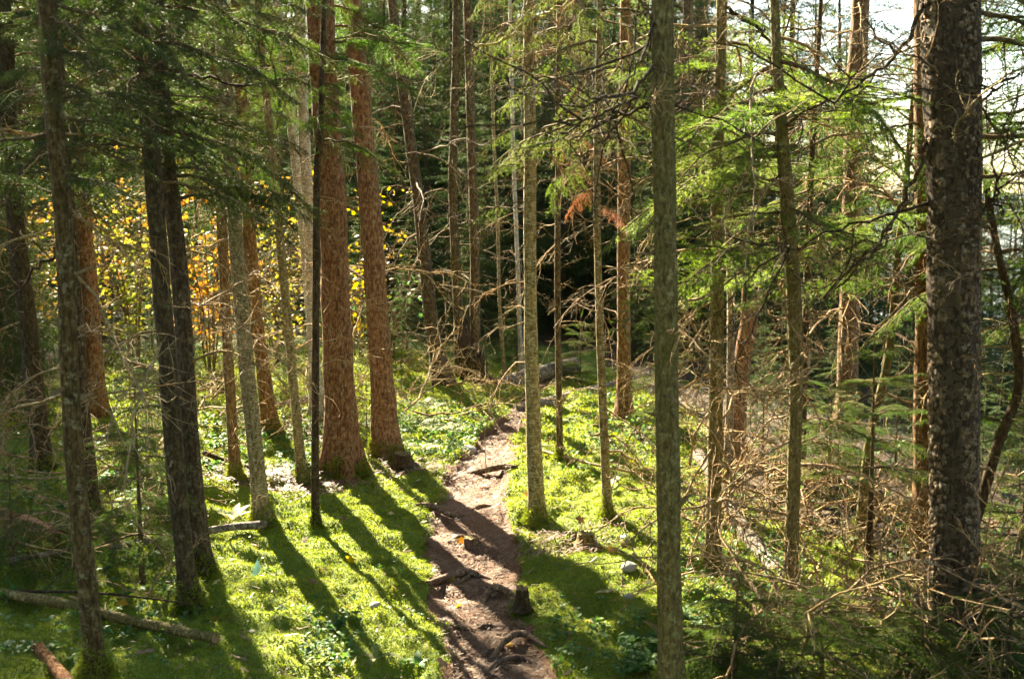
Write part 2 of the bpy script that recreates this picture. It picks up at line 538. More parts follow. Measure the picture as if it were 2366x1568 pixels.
# path: its own sheet just above the soil, following the same bumps
py = np.arange(3.8, 16.0, 0.04)
ps = np.linspace(-1, 1, 33)
PXg = path_x(py)[:, None] + ps[None, :] * (path_w(py)[:, None] * 1.25 + 0.05)
PYg = py[:, None] + 0 * ps[None, :]
pmask = path_mask(PXg, PYg)
PZg = H(PXg, PYg) + 0.006 + 0.012 * sstep(0.2, 0.7, pmask) - 0.02 * sstep(0.3, 0.0, pmask)
i = np.arange(len(py) - 1)[:, None] * len(ps) + np.arange(len(ps) - 1)[None, :]
F = np.stack([i, i + 1, i + len(ps) + 1, i + len(ps)], -1).reshape(-1, 4)
keep = pmask.reshape(-1)[F].max(axis=1) > 0.12
path = obj("path", new_mesh("path", np.stack([PXg, PYg, PZg], -1).reshape(-1, 3), [F[keep]], [0], [M_path], True))
tag(path, "narrow reddish brown footpath of trodden needles", "path", kind="structure")

lake = obj("lake", new_mesh("lake", [(-900, -200, LAKE_Z), (2500, -200, LAKE_Z), (2500, 2600, LAKE_Z), (-900, 2600, LAKE_Z)], [[(0, 1, 2, 3)]], [0], [mat_lake()]))
tag(lake, "bright lake beyond the trees on the slope", "lake", kind="structure")
hv, hf = [], []
hn = 80
for k in range(hn):
    a = math.radians(-30 + 120 * k / (hn - 1))
    r = 900
    top = 9 + 8 * float(fbm(np.array(k * 0.13), np.array(0.5), 5, 4)) + 6
    for rr, zz in ((r, LAKE_Z - 1), (r + 60, LAKE_Z + top * 0.6), (r + 160, LAKE_Z + top)):
        hv.append((rr * math.sin(a), rr * math.cos(a), zz))
for k in range(hn - 1):
    for j in range(2):
        a = k * 3 + j
        hf.append((a, a + 1, a + 4, a + 3))
hill = obj("hill", new_mesh("hill", hv, [hf], [0], [mat_hill()], True))
tag(hill, "low wooded far shore across the lake", "hill", kind="structure")
# ------------------------------------------------------------------ boughs, dead branches, crowns
def unit(v): return v / (np.linalg.norm(v, axis=-1, keepdims=True) + 1e-9)

def needles(g, A, B, per_m, nl, nw, rs, slot=1, flatten=0.55, spread=1.0):
    """needles along twigs A->B, each one thin triangle"""
    A = np.asarray(A); B = np.asarray(B)
    L = np.linalg.norm(B - A, axis=1)
    cnt = np.maximum((L * per_m).astype(int), 1)
    idx = np.repeat(np.arange(len(A)), cnt)
    t = rs.rand(len(idx))
    d = unit(B - A)[idx]
    p = A[idx] + (B - A)[idx] * t[:, None]
    r = rs.randn(len(idx), 3); r[:, 2] *= flatten; r[:, 2] += 0.12
    r -= d * (r * d).sum(1)[:, None]
    r = unit(r)
    n = unit(d * (0.55 + 0.3 * rs.rand(len(idx), 1)) + r * spread)
    ll = nl * (0.7 + 0.6 * rs.rand(len(idx), 1))
    side = unit(np.cross(n, rs.randn(len(idx), 3))) * nw * 0.5
    V = np.stack([p - side, p + side, p + n * ll], axis=1).reshape(-1, 3)
    Fc = np.arange(len(idx) * 3).reshape(-1, 3)
    g.add(V, Fc, slot)

def bough(L, seed, nl=0.02, nw=0.0032, per_m=260, step=0.045, droop=0.35, rise=0.12, width=0.42, hang=0.15, bare=0.12, sides=4, rbase=None, wood=True, sub=True):
    """a live conifer branch along +X: axis, side twigs, finer twigs, needles"""
    rs = RS(seed)
    n = 10
    t = np.linspace(0, 1, n)
    bend = rs.randn() * 0.10
    ax = np.stack([L * t * (1 - 0.05 * t), L * bend * t * t + 0.01 * rs.randn(n), L * (rise * t - droop * t * t) + 0.008 * rs.randn(n)], 1)
    g = Geo()
    rb = rbase if rbase else 0.004 + 0.007 * L
    add_tube(g, ax, np.linspace(rb, rb * 0.25, n), sides, 0, cap=False)
    A, B = [], []
    s = bare * L; side = 1
    while s < L * 0.985:
        tt = s / L
        p = np.array([np.interp(tt, t, ax[:, k]) for k in range(3)])
        i0 = min(int(tt * (n - 1)), n - 2)
        d = unit(ax[i0 + 1] - ax[i0])
        ln = L * width * (1.0 - tt) ** 0.75 * (0.55 + 0.45 * min(1, tt * 5)) * (0.6 + 0.6 * rs.rand()) + 0.035
        lat = unit(np.cross(np.array([0, 0, 1.0]), d)) * side
        a = math.radians(48 + 16 * rs.rand())
        dd = unit(d * math.cos(a) + lat * math.sin(a) + np.array([0, 0, -hang * (0.5 + rs.rand())]))
        q1 = p + dd * ln * 0.5
        q2 = q1 + unit(dd + np.array([0.15, 0, -hang * 0.9])) * ln * 0.5
        A += [p, q1]; B += [q1, q2]
        if wood:
            add_tube(g, [p, q1, q2], [rb * 0.35, rb * 0.25, rb * 0.12], 3, 0, cap=False)
        if sub and ln > 0.12:
            ss = 0.05; s2 = 1
            while ss < ln * 0.92:
                pp = p + (q1 - p) * min(1, ss / (ln * 0.5)) if ss < ln * 0.5 else q1 + (q2 - q1) * (ss / ln - 0.5) * 2
                l3 = (ln - ss) * 0.5 * (0.5 + 0.6 * rs.rand()) + 0.02
                lat2 = unit(np.cross(np.array([0, 0, 1.0]), dd)) * s2
                d3 = unit(dd * 0.75 + lat2 * 0.8 + np.array([0, 0, -hang * (0.3 + rs.rand())]))
                A.append(pp); B.append(pp + d3 * l3)
                ss += step * (0.8 + 0.5 * rs.rand()); s2 = -s2
        s += step * 0.62 * (0.7 + 0.6 * rs.rand()); side = -side
    k = int(n * 0.5)
    for j in range(k, n - 1):
        A.append(ax[j]); B.append(ax[j + 1])
    needles(g, A, B, per_m, nl, nw, rs)
    return g

def dead_branch(L, seed, droop=0.4, rise=0.25, curl=1.0, fork=10, rb=None):
    """a bare branch along +X with curling twigs"""
    rs = RS(seed)
    g = Geo(); n = 9
    rb = rb if rb else 0.0045 + 0.005 * L
    t = np.linspace(0, 1, n)
    wob = np.cumsum(rs.randn(n, 3) * 0.018 * L, axis=0); wob[0] = 0
    ax = np.stack([L * t * (1 - 0.12 * t), L * 0.15 * rs.randn() * t * t, L * (rise * t - droop * t * t)], 1) + wob
    add_tube(g, ax, np.linspace(rb, rb * 0.3, n), 4, 0, cap=False)
    def twig(p, d, l, r, lev):
        m = 5
        pts = [p]; dd = d.copy(); c = rs.randn(3) * 0.35 * curl; c[2] -= 0.22
        for _ in range(m - 1):
            dd = unit(dd + c * 0.55 + rs.randn(3) * 0.13)
            pts.append(pts[-1] + dd * l / (m - 1))
        add_tube(g, pts, np.linspace(r, r * 0.45, m), 3, 0, cap=False)
        if lev < 2 and l > 0.1:
            for _ in range(rs.randint(1, 4)):
                j = rs.randint(1, m)
                twig(pts[j], unit(dd + rs.randn(3) * 0.7), l * (0.35 + 0.35 * rs.rand()), r * 0.6, lev + 1)
    for k in range(fork):
        tt = 0.15 + 0.8 * (k + rs.rand()) / fork
        j = min(int(tt * (n - 1)), n - 2)
        p = ax[j] + (ax[j + 1] - ax[j]) * (tt * (n - 1) - j)
        d = unit(ax[j + 1] - ax[j])
        sd = 1 if k % 2 else -1
        twig(p, unit(d * 0.8 + np.array([0, sd * 0.8, 0]) + rs.randn(3) * 0.25), L * (0.12 + 0.32 * rs.rand()) * (1.15 - 0.6 * tt), max(rb * 0.45, 0.002), 1)
    return g

def rotm(rz, ry=0.0, rx=0.0):
    return np.array(Euler((rx, ry, rz), 'XYZ').to_matrix())

def crown_geo(Ht, cb, Rmax, seed, lods, whorl=0.34, per=5, dense=1.0, point=0.8, tilt=0.1):
    """a conifer crown from height cb to the tip, whorl by whorl"""
    rs = RS(seed); g = Geo()
    z = cb
    while z < Ht - 0.15:
        t = (z - cb) / (Ht - cb)
        R = Rmax * (1 - t) ** point * (0.75 + 0.25 * min(1, t * 6))
        n = max(3, int(per * dense + rs.rand() * 1.5))
        a0 = rs.rand() * 6.28
        for k in range(n):
            if rs.rand() < 0.10: continue
            l = max(0.12, R * (0.55 + 0.55 * rs.rand()))
            lib = lods[rs.randint(len(lods))]
            sc = l
            M = rotm(a0 + 6.28 * (k + 0.6 * rs.rand()) / n, tilt - 0.5 * t + 0.25 * rs.randn() * 0.5, 0.2 * rs.randn()) * np.array([1, 1, 1]) * sc
            g.merge(lib, M, (0, 0, z + 0.2 * rs.randn() * whorl))
        z += whorl * (0.8 + 0.4 * rs.rand()) * (1 - 0.35 * t)
    tip = lods[0]
    g.merge(tip, rotm(0, -1.5) * max(0.25, 0.1 * Rmax), (0, 0, Ht - 0.3))
    return g

def trunk_geo(Ht, r0, seed, sides=10, taper=0.85, wob=0.05, flare=0.5):
    rs = RS(seed)
    n = max(8, int(Ht / 0.35))
    z = np.concatenate([[-0.25, 0.0, 0.06, 0.14, 0.3], np.linspace(0.55, Ht, n)])
    zz = np.clip(z, 0, None)
    x = wob * (vnoise(zz * 0.35 + rs.rand() * 50, zz * 0, seed) - 0.5) * 2
    y = wob * (vnoise(zz * 0.35 + rs.rand() * 50, zz * 0 + 3, seed + 1) - 0.5) * 2
    r = r0 * (1 - taper * zz / Ht) * (1 + flare * np.exp(-zz / 0.16))
    g = Geo()
    add_tube(g, np.stack([x, y, z], 1), r, sides, 0, rough=0.06, seed=seed)
    return g

# shared meshes: near boughs, far boughs, dead branches, crowns
WN = [M_stem, M_needle]; WS = [M_stem, M_needle_shade]; WY = [M_stem, M_needle_lit]
NEAR_G = [bough(1.0, 10 + k, droop=0.25 + 0.12 * (k % 3), hang=0.10 + 0.10 * (k % 4)) for k in range(6)]
DROOP_G = [bough(1.0, 40 + k, droop=0.5, rise=0.22, hang=0.75, width=0.26, per_m=210, step=0.06, bare=0.25) for k in range(3)]
def pair(g, name, mats):
    """a bough's wood and its needles, as two meshes"""
    return g.only(0).mesh(name, [mats[0]]), g.only(1).mesh("needles", [mats[1]])
def put_bough(pr, parent, loc, rot, scale, name="bough"):
    b = obj(name, pr[0], parent, loc, rot, scale)
    obj("needles", pr[1], b)
    return b
near_mesh = [pair(g, "bough", WN) for g in NEAR_G]
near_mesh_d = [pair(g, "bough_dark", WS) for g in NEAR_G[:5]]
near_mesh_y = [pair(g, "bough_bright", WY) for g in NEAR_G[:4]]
droop_mesh = [pair(g, "bough_drooping", WY) for g in DROOP_G]
rust_mesh = pair(bough(1.0, 77, droop=0.6, hang=0.6), "bough_rusty", [M_twig, M_needle_dead])
far_g = [bough(1.0, 60 + k, nl=0.05, nw=0.011, per_m=66, step=0.11, droop=0.3 + 0.1 * (k % 3), hang=0.15 + 0.1 * (k % 3), sides=3, rbase=0.006, wood=False) for k in range(6)]
dead_g = [dead_branch(1.0, 100 + k, droop=0.25 + 0.2 * (k % 4), rise=0.1 + 0.1 * (k % 3), curl=0.8 + 0.4 * (k % 3), fork=8 + k % 5) for k in range(10)]
dead_mesh = [g.mesh("dead_branch", [M_twig]) for g in dead_g]
dead_dark = [g.mesh("dead_branch_dark", [M_stem]) for g in dead_g[:5]]

def dead_mass(z0, z1, n, l0, l1, seed, r=0.06):
    rs = RS(seed); g = Geo()
    for k in range(n):
        z = z0 + (z1 - z0) * rs.rand()
        a = rs.rand() * 6.28
        M = rotm(a, 0.1 + 0.3 * rs.randn(), rs.randn()) * (l0 + (l1 - l0) * rs.rand())
        g.merge(dead_g[rs.randint(len(dead_g))], M, (0, 0, z))
    return g

HI = [crown_geo(17.0 + k, 9.5, 1.5, 200 + k, far_g, whorl=0.42).mesh("crown_high", WS) for k in range(2)]      # bare below 9.5 m
LO = [crown_geo(16.0 + k, 2.6, 2.0, 210 + k, far_g, whorl=0.42, per=5).mesh("crown_low", WS) for k in range(2)]
YG = [crown_geo(4.6, 0.35, 1.25, 220 + k, far_g, whorl=0.26, per=6, point=0.75).mesh("crown_young", WS) for k in range(3)]
WALL = [crown_geo(11.0 + k, 0.5, 2.0, 225 + k, far_g, whorl=0.38, per=6, point=0.7).mesh("crown_wall", WS) for k in range(3)]
TR_wall = [trunk_geo(10.8, 0.10, 228 + k, wob=0.1, sides=8).mesh("trunk", [(M_dark, M_grey)[k]], True) for k in range(2)]
SAP_far = [crown_geo(1.6, 0.15, 0.6, 230 + k, far_g, whorl=0.17, per=5).mesh("crown_sapling", WS) for k in range(2)]
TOPS = [crown_geo(7.5, 0.0, 1.45, 240 + k, far_g, whorl=0.4).mesh("crown_top", WN) for k in range(2)]           # for the trees of the clearing
DM_hi = [dead_mass(1.0, 9.5, 60, 0.5, 1.5, 250 + k).mesh("dead_twigs", [M_stem]) for k in range(2)]
DM_lo = [dead_mass(0.5, 4.0, 36, 0.6, 1.6, 255 + k).mesh("dead_twigs", [M_stem]) for k in range(2)]
TR_hi = [trunk_geo(17.0 + k, 0.13, 260 + k, wob=0.12).mesh("trunk", [(M_grey, M_brown, M_fir)[k]], True) for k in range(3)]
TR_lo = [trunk_geo(16.0 + k, 0.12, 264 + k, wob=0.10).mesh("trunk", [(M_dark, M_grey, M_brown)[k]], True) for k in range(3)]
TR_yg = trunk_geo(4.4, 0.045, 268, sides=7).mesh("trunk", [M_dark], True)
TR_sap = trunk_geo(1.55, 0.013, 269, sides=6, wob=0.02).mesh("trunk", [M_stem], True)

# ------------------------------------------------------------------ trees of the clearing
ALL_BASES = []
def gz(x, y): return float(H(x, y))

def tree(name, label, pts, m, base=None, depth=None, cat="tree", crown=True, top_z=12.0, crown_z=None, sides=18, flare=0.45, group=None, broken=False, lean=0.0):
    """pts: picture points (u, v, width) from the top of what shows down to the base; base on the ground or at a depth"""
    u, v, w = pts[-1]
    if depth is None:
        b = G(u, v)
        depth = b[1]
    else:
        b = P(u, v, depth)
        b[2] = gz(b[0], b[1])
    Ys = depth + lean * np.linspace(1, 0, len(pts))
    W = [P(a, c, yy) for (a, c, _), yy in zip(pts, Ys)]
    R = [d / FV * yy * 0.5 for (_, _, d), yy in zip(pts, Ys)]
    W[-1] = np.array([W[-1][0], W[-1][1], b[2]])
    W = [np.append(p, r) for p, r in zip(W, R)][::-1]                 # base first
    if not broken:
        e = W[-1]; d = unit((W[-1] - W[-2])[:3]); d = unit(d + np.array([0, 0, 0.6]))
        z = e[2]
        while z < top_z - 0.5:
            st = min(2.0, top_z - z)
            q = W[-1].copy(); q[:3] = q[:3] + d * st; z = q[2]
            q[3] = max(0.012, e[3] * (1 - 0.8 * (z - e[2]) / (top_z - e[2] + 0.01)))
            W.append(q); d = unit(d + np.array([0, 0, 0.3]))
    W = np.array(W)
    o = W[0, :3].copy()
    n = int(max(24, (W[-1, 2] - W[0, 2]) / 0.09))
    S = spline(W, n)
    hh = S[:, 2] - o[2]
    S[:, 3] *= 1 + flare * np.exp(-np.clip(hh, 0, None) / (W[0, 3] * 2.2))
    below = S[0].copy(); below[2] -= 0.2; below[3] *= 1.15
    S = np.vstack([below, S])
    sd = (abs(hash_s(label)) % 997)
    ph = sd * 0.37
    g = Geo()
    V, Fq, T = tube(S[:, :3] - o, S[:, 3], sides, rough=0.07, seed=sd)
    k = np.arange(len(S)).repeat(sides)
    th = np.tile(np.linspace(0, 6.283, sides, endpoint=False), len(S))
    hb = np.clip(S[k, 2] - o[2], 0, None)
    lob = 1 + flare * 0.55 * np.exp(-hb / (W[0, 3] * 1.6)) * np.cos(5 * th + ph)
    C = (S[:, :3] - o)[k]
    V[:len(k)] = C + (V[:len(k)] - C) * lob[:, None]
    if broken:                                                      # a splintered top
        rs = RS(sd); top = slice(len(k) - sides, len(k))
        V[top, 2] += rs.rand(sides) * W[-1, 3] * 5
    g.add(V, Fq); g.f.setdefault((0, 3), []).append(T)
    t = thing(name, label, cat, o, 0, group)
    tr = obj("trunk", g.mesh("trunk", [m], True), t)
    if crown:
        cz = crown_z if crown_z else 6.0
        zz = cz + o[2]
        x = np.interp(zz, S[:, 2], S[:, 0]) - o[0]; y = np.interp(zz, S[:, 2], S[:, 1]) - o[1]
        obj("crown", TOPS[sd % 2], t, (x, y, cz), (0, 0, ph), (0.95, 0.95, max(0.3, (top_z - cz + 0.8) / 7.5)))
    ALL_BASES.append((o[0], o[1]))
    return dict(o=t, trunk=tr, S=S, base=o, seed=sd, r=W[0, 3])

def hash_s(s):
    h = 5381
    for ch in s: h = (h * 33 + ord(ch)) & 0x7fffffff
    return h

def at_height(T, z):
    S = T["S"]
    return np.array([np.interp(z, S[:, 2], S[:, k]) for k in range(3)]), float(np.interp(z, S[:, 2], S[:, 3]))

def put_branches(T, meshes, n, z0, z1, l0, l1, name, az=(0, 360), pitch=(0.0, 0.25), seed=0, bias=None):
    rs = RS(T["seed"] + seed * 31 + 5)
    for k in range(n):
        z = z0 + (z1 - z0) * (k + rs.rand()) / n
        p, r = at_height(T, z)
        a = math.radians(az[0] + (az[1] - az[0]) * rs.rand())
        l = l0 + (l1 - l0) * rs.rand() ** 1.3
        p = p + np.array([math.cos(a), math.sin(a), 0]) * r * 0.6
        (put_bough if isinstance(meshes[0], tuple) else put_dead)(meshes[rs.randint(len(meshes))], T["o"], p - T["base"], (0.5 * rs.randn() * (0.4 if "bough" in name else 1), pitch[0] + pitch[1] * rs.randn(), a), l)

def put_dead(me, parent, loc, rot, scale): return obj("dead_branch", me, parent, loc, rot, scale)

def limb(T, pts, w0, w1, name="dead_branch", m=None, twigs=8, seed=0, foliage=None):
    """a branch drawn from the tree: picture points with depths (u, v, depth)"""
    rs = RS(T["seed"] + seed)
    W = np.array([P(*p) for p in pts]) - T["base"]
    S = spline(W, 5 * len(pts))
    S[1:-1] += rs.randn(len(S) - 2, 3) * 0.008
    g = Geo()
    d = pts[0][2]
    add_tube(g, S, np.linspace(w0, w1, len(S)) / FV * d * 0.5, 6, 0)
    for k in range(twigs):
        j = rs.randint(len(S) // 5, len(S))
        M = rotm(rs.rand() * 6.28, 0.7 * rs.randn(), rs.rand() * 6) * (0.2 + 0.45 * rs.rand())
        g.merge(dead_g[rs.randint(10)], M, S[j])
    return obj(name, g.mesh("limb", [m or M_twig]), T["o"])
T = {}
# left side
T["LL1"] = tree("spruce_tree", "thick dark trunk at the picture's left edge, deep in shade", [(5, 0, 37), (35, 500, 39), (70, 800, 41), (100, 1100, 44)], M_dark, crown_z=4.5)
T["LL2"] = tree("spruce_tree", "grey slender trunk just behind the crooked front trunk at far left", [(140, 200, 24), (165, 560, 29), (188, 900, 31), (205, 1070, 32), (215, 1205, 34)], M_grey, crown_z=5)
T["LL3"] = tree("spruce_tree", "brown trunk in front of orange maple leaves, left of the paired trunks", [(165, 0, 29), (190, 450, 34), (214, 750, 36), (226, 960, 39)], M_brown, crown_z=5)
T["L1"] = tree("fir_tree", "crooked dark lichen-flecked trunk rising from the bottom edge at far left", [(108, 0, 40), (128, 300, 41), (150, 560, 41), (160, 860, 41), (176, 1100, 43), (196, 1300, 45), (216, 1500, 46), (228, 1660, 50)], M_grey, depth=4.35, crown_z=4.6, flare=0.15)
T["L2a"] = tree("spruce_tree", "front trunk of the overlapping dark pair left of the moss bank", [(320, 0, 38), (342, 250, 40), (362, 520, 42), (384, 800, 42), (400, 1020, 43), (420, 1230, 43), (440, 1400, 46)], M_dark, crown_z=5)
T["L2b"] = tree("spruce_tree", "rear lichen-speckled trunk of the overlapping dark pair", [(362, 0, 32), (380, 300, 35), (412, 600, 38), (436, 950, 40), (455, 1180, 43), (468, 1330, 48)], M_grey, crown_z=5)
T["L4"] = tree("spruce_tree", "thin brown trunk between the dark pair and the white-flecked trunk", [(490, 0, 18), (503, 300, 21), (514, 560, 23), (527, 820, 24), (543, 1105, 26)], M_brown, crown_z=5.5)
T["L3"] = tree("fir_tree", "slim trunk flecked with white lichen rising from the sunlit left moss", [(508, 0, 30), (528, 300, 32), (547, 580, 34), (570, 850, 35), (590, 1050, 36), (606, 1210, 40)], M_fir, crown_z=5.5)
T["L5"] = tree("spruce_tree", "brown trunk pale along one side behind the white-flecked trunk", [(545, 0, 24), (568, 400, 28), (588, 700, 30), (608, 850, 32), (626, 1003, 36)], M_brown, crown_z=6)
T["L6"] = tree("fir_tree", "thin grey trunk left of the thick red-brown trunk, leaning with it", [(594, 0, 15), (634, 400, 18), (660, 700, 20), (681, 920, 21), (698, 1115, 24)], M_fir, crown_z=5.5)
T["L7"] = tree("fir_tree", "thinnest straight dark trunk directly before the thick red-brown trunk", [(742, 230, 13), (732, 420, 16), (729, 800, 17), (728, 1040, 18), (728, 1217, 20)], M_dark, crown_z=5)
T["L8"] = tree("birch_tree", "pale bluish trunk half hidden behind the thick red-brown trunk", [(690, 0, 24), (702, 300, 25), (716, 560, 26), (726, 840, 28), (732, 955, 30)], M_birch, crown_z=7.5)
T["L9"] = tree("birch_tree", "pale leaning trunk far behind the thin grey trunk on the left", [(640, 0, 22), (676, 300, 24), (704, 560, 24), (728, 860, 26), (738, 930, 28)], M_birch, crown_z=8)
T["B1"] = tree("spruce_tree", "thickest red-brown trunk with spreading roots on the moss bank", [(738, 0, 60), (752, 250, 62), (768, 500, 64), (777, 750, 66), (786, 950, 70), (790, 1096, 82)], M_brown, crown_z=6, sides=26, flare=0.5)
T["B2"] = tree("spruce_tree", "second red-brown trunk, right of the thickest one", [(813, 0, 42), (838, 280, 46), (858, 520, 48), (874, 760, 52), (887, 950, 56), (893, 1058, 62)], M_brown, crown_z=6.5, sides=24, flare=0.4)
# middle, behind the path
T["C1"] = tree("birch_tree", "tall leaning trunk with a white lit edge behind the path", [(905, 0, 20), (935, 230, 24), (968, 480, 27), (994, 720, 32), (1021, 884, 38)], M_grey, crown_z=7.5)
T["C2"] = tree("birch_tree", "slim pale trunk left of its twin behind the broken leaning snag", [(1056, 0, 18), (1050, 250, 19), (1046, 450, 20), (1056, 680, 22), (1066, 872, 26)], M_grey, crown_z=7.5)
T["C3"] = tree("birch_tree", "slim pale trunk right of its twin behind the broken leaning snag", [(1080, 0, 19), (1088, 300, 20), (1096, 560, 22), (1098, 760, 24), (1100, 868, 26)], M_grey, crown_z=7.5)
T["C4"] = tree("fir_tree", "very thin pale pole in the dark wood left of the middle trunk", [(1178, 0, 8), (1186, 350, 9), (1196, 620, 10), (1204, 862, 11)], M_birch, crown_z=7.5)
T["C5"] = tree("fir_tree", "bent thin sapling pole above the crossed logs", [(1140, 300, 7), (1150, 520, 8), (1154, 700, 8), (1166, 868, 9)], M_fir, crown=False, top_z=6)
T["M1"] = tree("fir_tree", "straight slim trunk standing right beside the path, mottled with pale lichen", [(1221, 0, 24), (1224, 350, 28), (1225, 700, 31), (1231, 980, 35), (1240, 1205, 39)], M_fir, crown_z=6, flare=0.25)
T["M2"] = tree("fir_tree", "thin pole trunk rim-lit on its edge, between two slightly thicker trunks", [(1291, 0, 11), (1289, 350, 13), (1288, 700, 14), (1293, 1058, 16)], M_grey, crown_z=6, flare=0.2)
T["M3"] = tree("fir_tree", "thin pole trunk with curly dead twigs on the brightest moss", [(1386, 0, 13), (1379, 300, 15), (1380, 560, 17), (1389, 850, 19), (1403, 1193, 23)], M_fir, crown_z=6, flare=0.2)
T["M4"] = tree("fir_tree", "straight olive mossy trunk cut off by the bottom edge, right of the path", [(1530, 0, 50), (1534, 400, 53), (1538, 800, 55), (1545, 1250, 57), (1549, 1660, 60)], M_olive, depth=4.4, crown_z=5, sides=26)
T["R0"] = tree("spruce_tree", "dim brown trunk in the dark wood left of the olive mossy trunk", [(1446, 0, 26), (1442, 350, 29), (1440, 700, 31), (1442, 965, 34)], M_brown, crown_z=7.5)
# right side
T["R1"] = tree("fir_tree", "slim trunk with a sunlit edge and many hanging dead twigs beside the fallen log", [(1667, 0, 24), (1658, 350, 28), (1656, 700, 31), (1651, 1050, 34), (1645, 1328, 40)], M_olive, crown_z=5.5, flare=0.3)
T["R1c"] = tree("dead_tree", "weathered grey dead pole close behind the slim sunlit trunk", [(1676, 400, 14), (1686, 600, 17), (1688, 850, 19), (1680, 1110, 22)], M_log, crown=False, top_z=5)
T["R2"] = tree("fir_tree", "slim trunk amid the dead twig tangle, left of the thick scaly trunk", [(1789, 0, 21), (1800, 220, 26), (1822, 520, 33), (1838, 800, 33), (1834, 1080, 32), (1822, 1395, 34)], M_olive, crown_z=5.5, flare=0.3)
T["R2b"] = tree("fir_tree", "thin dark pole rising through bright green boughs on the right", [(1893, 60, 10), (1880, 260, 13), (1868, 520, 15), (1858, 820, 17), (1850, 1130, 19)], M_dark, crown=False, top_z=5.5)
T["R3"] = tree("spruce_tree", "brown trunk behind the twig tangle, dark below and twiggy above", [(1988, 0, 40), (1972, 300, 42), (1965, 600, 44), (1958, 850, 46), (1948, 1090, 50)], M_brown, depth=10.5, crown_z=6.5)
T["R4"] = tree("spruce_tree", "red-brown trunk peeping out from behind the thick scaly trunk", [(2138, 0, 50), (2140, 500, 52), (2138, 900, 52), (2132, 1330, 58)], M_brown, depth=6.5, crown_z=5.5)
T["R6"] = tree("spruce_tree", "thick dark trunk with scaly bark plates near the right edge", [(2195, 0, 124), (2203, 350, 117), (2203, 700, 112), (2204, 1050, 109), (2206, 1400, 108), (2208, 1580, 118)], M_big, depth=5.0, crown_z=5.2, sides=36, flare=0.25)
T["R7"] = tree("fir_tree", "thin trunk leaning to the right just left of the thick scaly trunk", [(2096, 380, 12), (2076, 560, 16), (2052, 820, 19), (2010, 1010, 22), (1985, 1200, 24)], M_olive, depth=6.6, crown=False, top_z=4.6)
T["R9"] = tree("fir_tree", "bent dark sapling stem arching along the right edge", [(2275, 420, 14), (2300, 560, 18), (2340, 740, 20), (2352, 900, 22), (2300, 1040, 24), (2215, 1230, 26)], M_dark, depth=5.9, crown=False, broken=True)

T["R10"] = tree("spruce_tree", "spruce just past the right edge whose boughs reach into the picture", [(2470, 0, 60), (2475, 700, 62), (2480, 1440, 70)], M_dark, depth=6.4, crown_z=5)
# bark plates on the thick trunk: one object for each plate that shows
def plate_mesh(seed):
    rs = RS(seed)
    n = 9
    th = np.linspace(0, 6.283, n, endpoint=False)
    r = 1 + 0.22 * rs.randn(n)
    ring0 = np.stack([0 * th - 0.25, np.cos(th) * r * 0.5, np.sin(th) * r * 0.5], 1)
    ring1 = np.stack([0.55 + 0.15 * rs.randn(n), np.cos(th) * r * 0.42, np.sin(th) * r * 0.42], 1)
    c = np.array([[0.72, 0.05 * rs.randn(), 0.05 * rs.randn()]])
    V = np.vstack([ring0, ring1, c])
    j = np.arange(n); k = (j + 1) % n
    return new_mesh("bark_plate", V, [np.stack([j, k, n + k, n + j], 1), np.stack([n + j, n + k, np.full(n, 2 * n)], 1)], [0, 0], [M_plate])
PLATES = [plate_mesh(300 + k) for k in range(8)]
def plates(t):
    rs = RS(9); rows = []
    z = t["base"][2] + 0.15
    zt = P(2195, -40, 5.0)[2]
    row = 0
    view = unit(np.array([0.0, 0.0]) - t["base"][:2])
    va = math.atan2(view[1], view[0])
    front = []
    rest = Geo()
    while z < zt:
        n = 26
        for k in range(n):
            a = (k + 0.5 * (row % 2) + 0.35 * rs.randn()) / n * 6.283
            zz = z + 0.020 * rs.randn()
            p, r = at_height(t, zz)
            da = abs((a - va + math.pi) % (2 * math.pi) - math.pi)
            big = 0.55 + 1.1 * float(vnoise(np.array(zz * 4.0), np.array(a * 2.2), 8)); hgt = 0.033 * big * (0.5 + 0.9 * rs.rand() ** 1.5); wid = 0.028 * big * (0.5 + 0.9 * rs.rand())
            pos = p + np.array([math.cos(a), math.sin(a), 0]) * (r * 0.99)
            front.append((da, pos - t["base"], a, (0.0075 * (0.4 + 1.1 * rs.rand()), wid, hgt), rs.randint(8), 0.25 * rs.randn()))
        z += 0.026 * (0.9 + 0.2 * rs.rand()); row += 1
    front.sort(key=lambda q: q[0])
    for i, (da, p, a, s, k, tw) in enumerate(front):
        if i < 300:
            obj("bark_plate", PLATES[k], t["trunk"], p, (tw, -0.12, a), s)
        else:
            M = np.array(Euler((tw, -0.12, a)).to_matrix()) @ np.diag(s)
            me = PLATES[k]
            V = np.array([v.co for v in me.vertices]) @ M.T + p
            Fq = np.array([list(f.vertices) for f in me.polygons if len(f.vertices) == 4]); Ft = np.array([list(f.vertices) for f in me.polygons if len(f.vertices) == 3])
            n0 = rest.n; rest.add(V, Fq); rest.f.setdefault((0, 3), []).append(Ft + n0)
    o = obj("bark_plates", rest.mesh("bark_plates", [M_plate]), t["trunk"]); o["kind"] = "stuff"
plates(T["R6"])

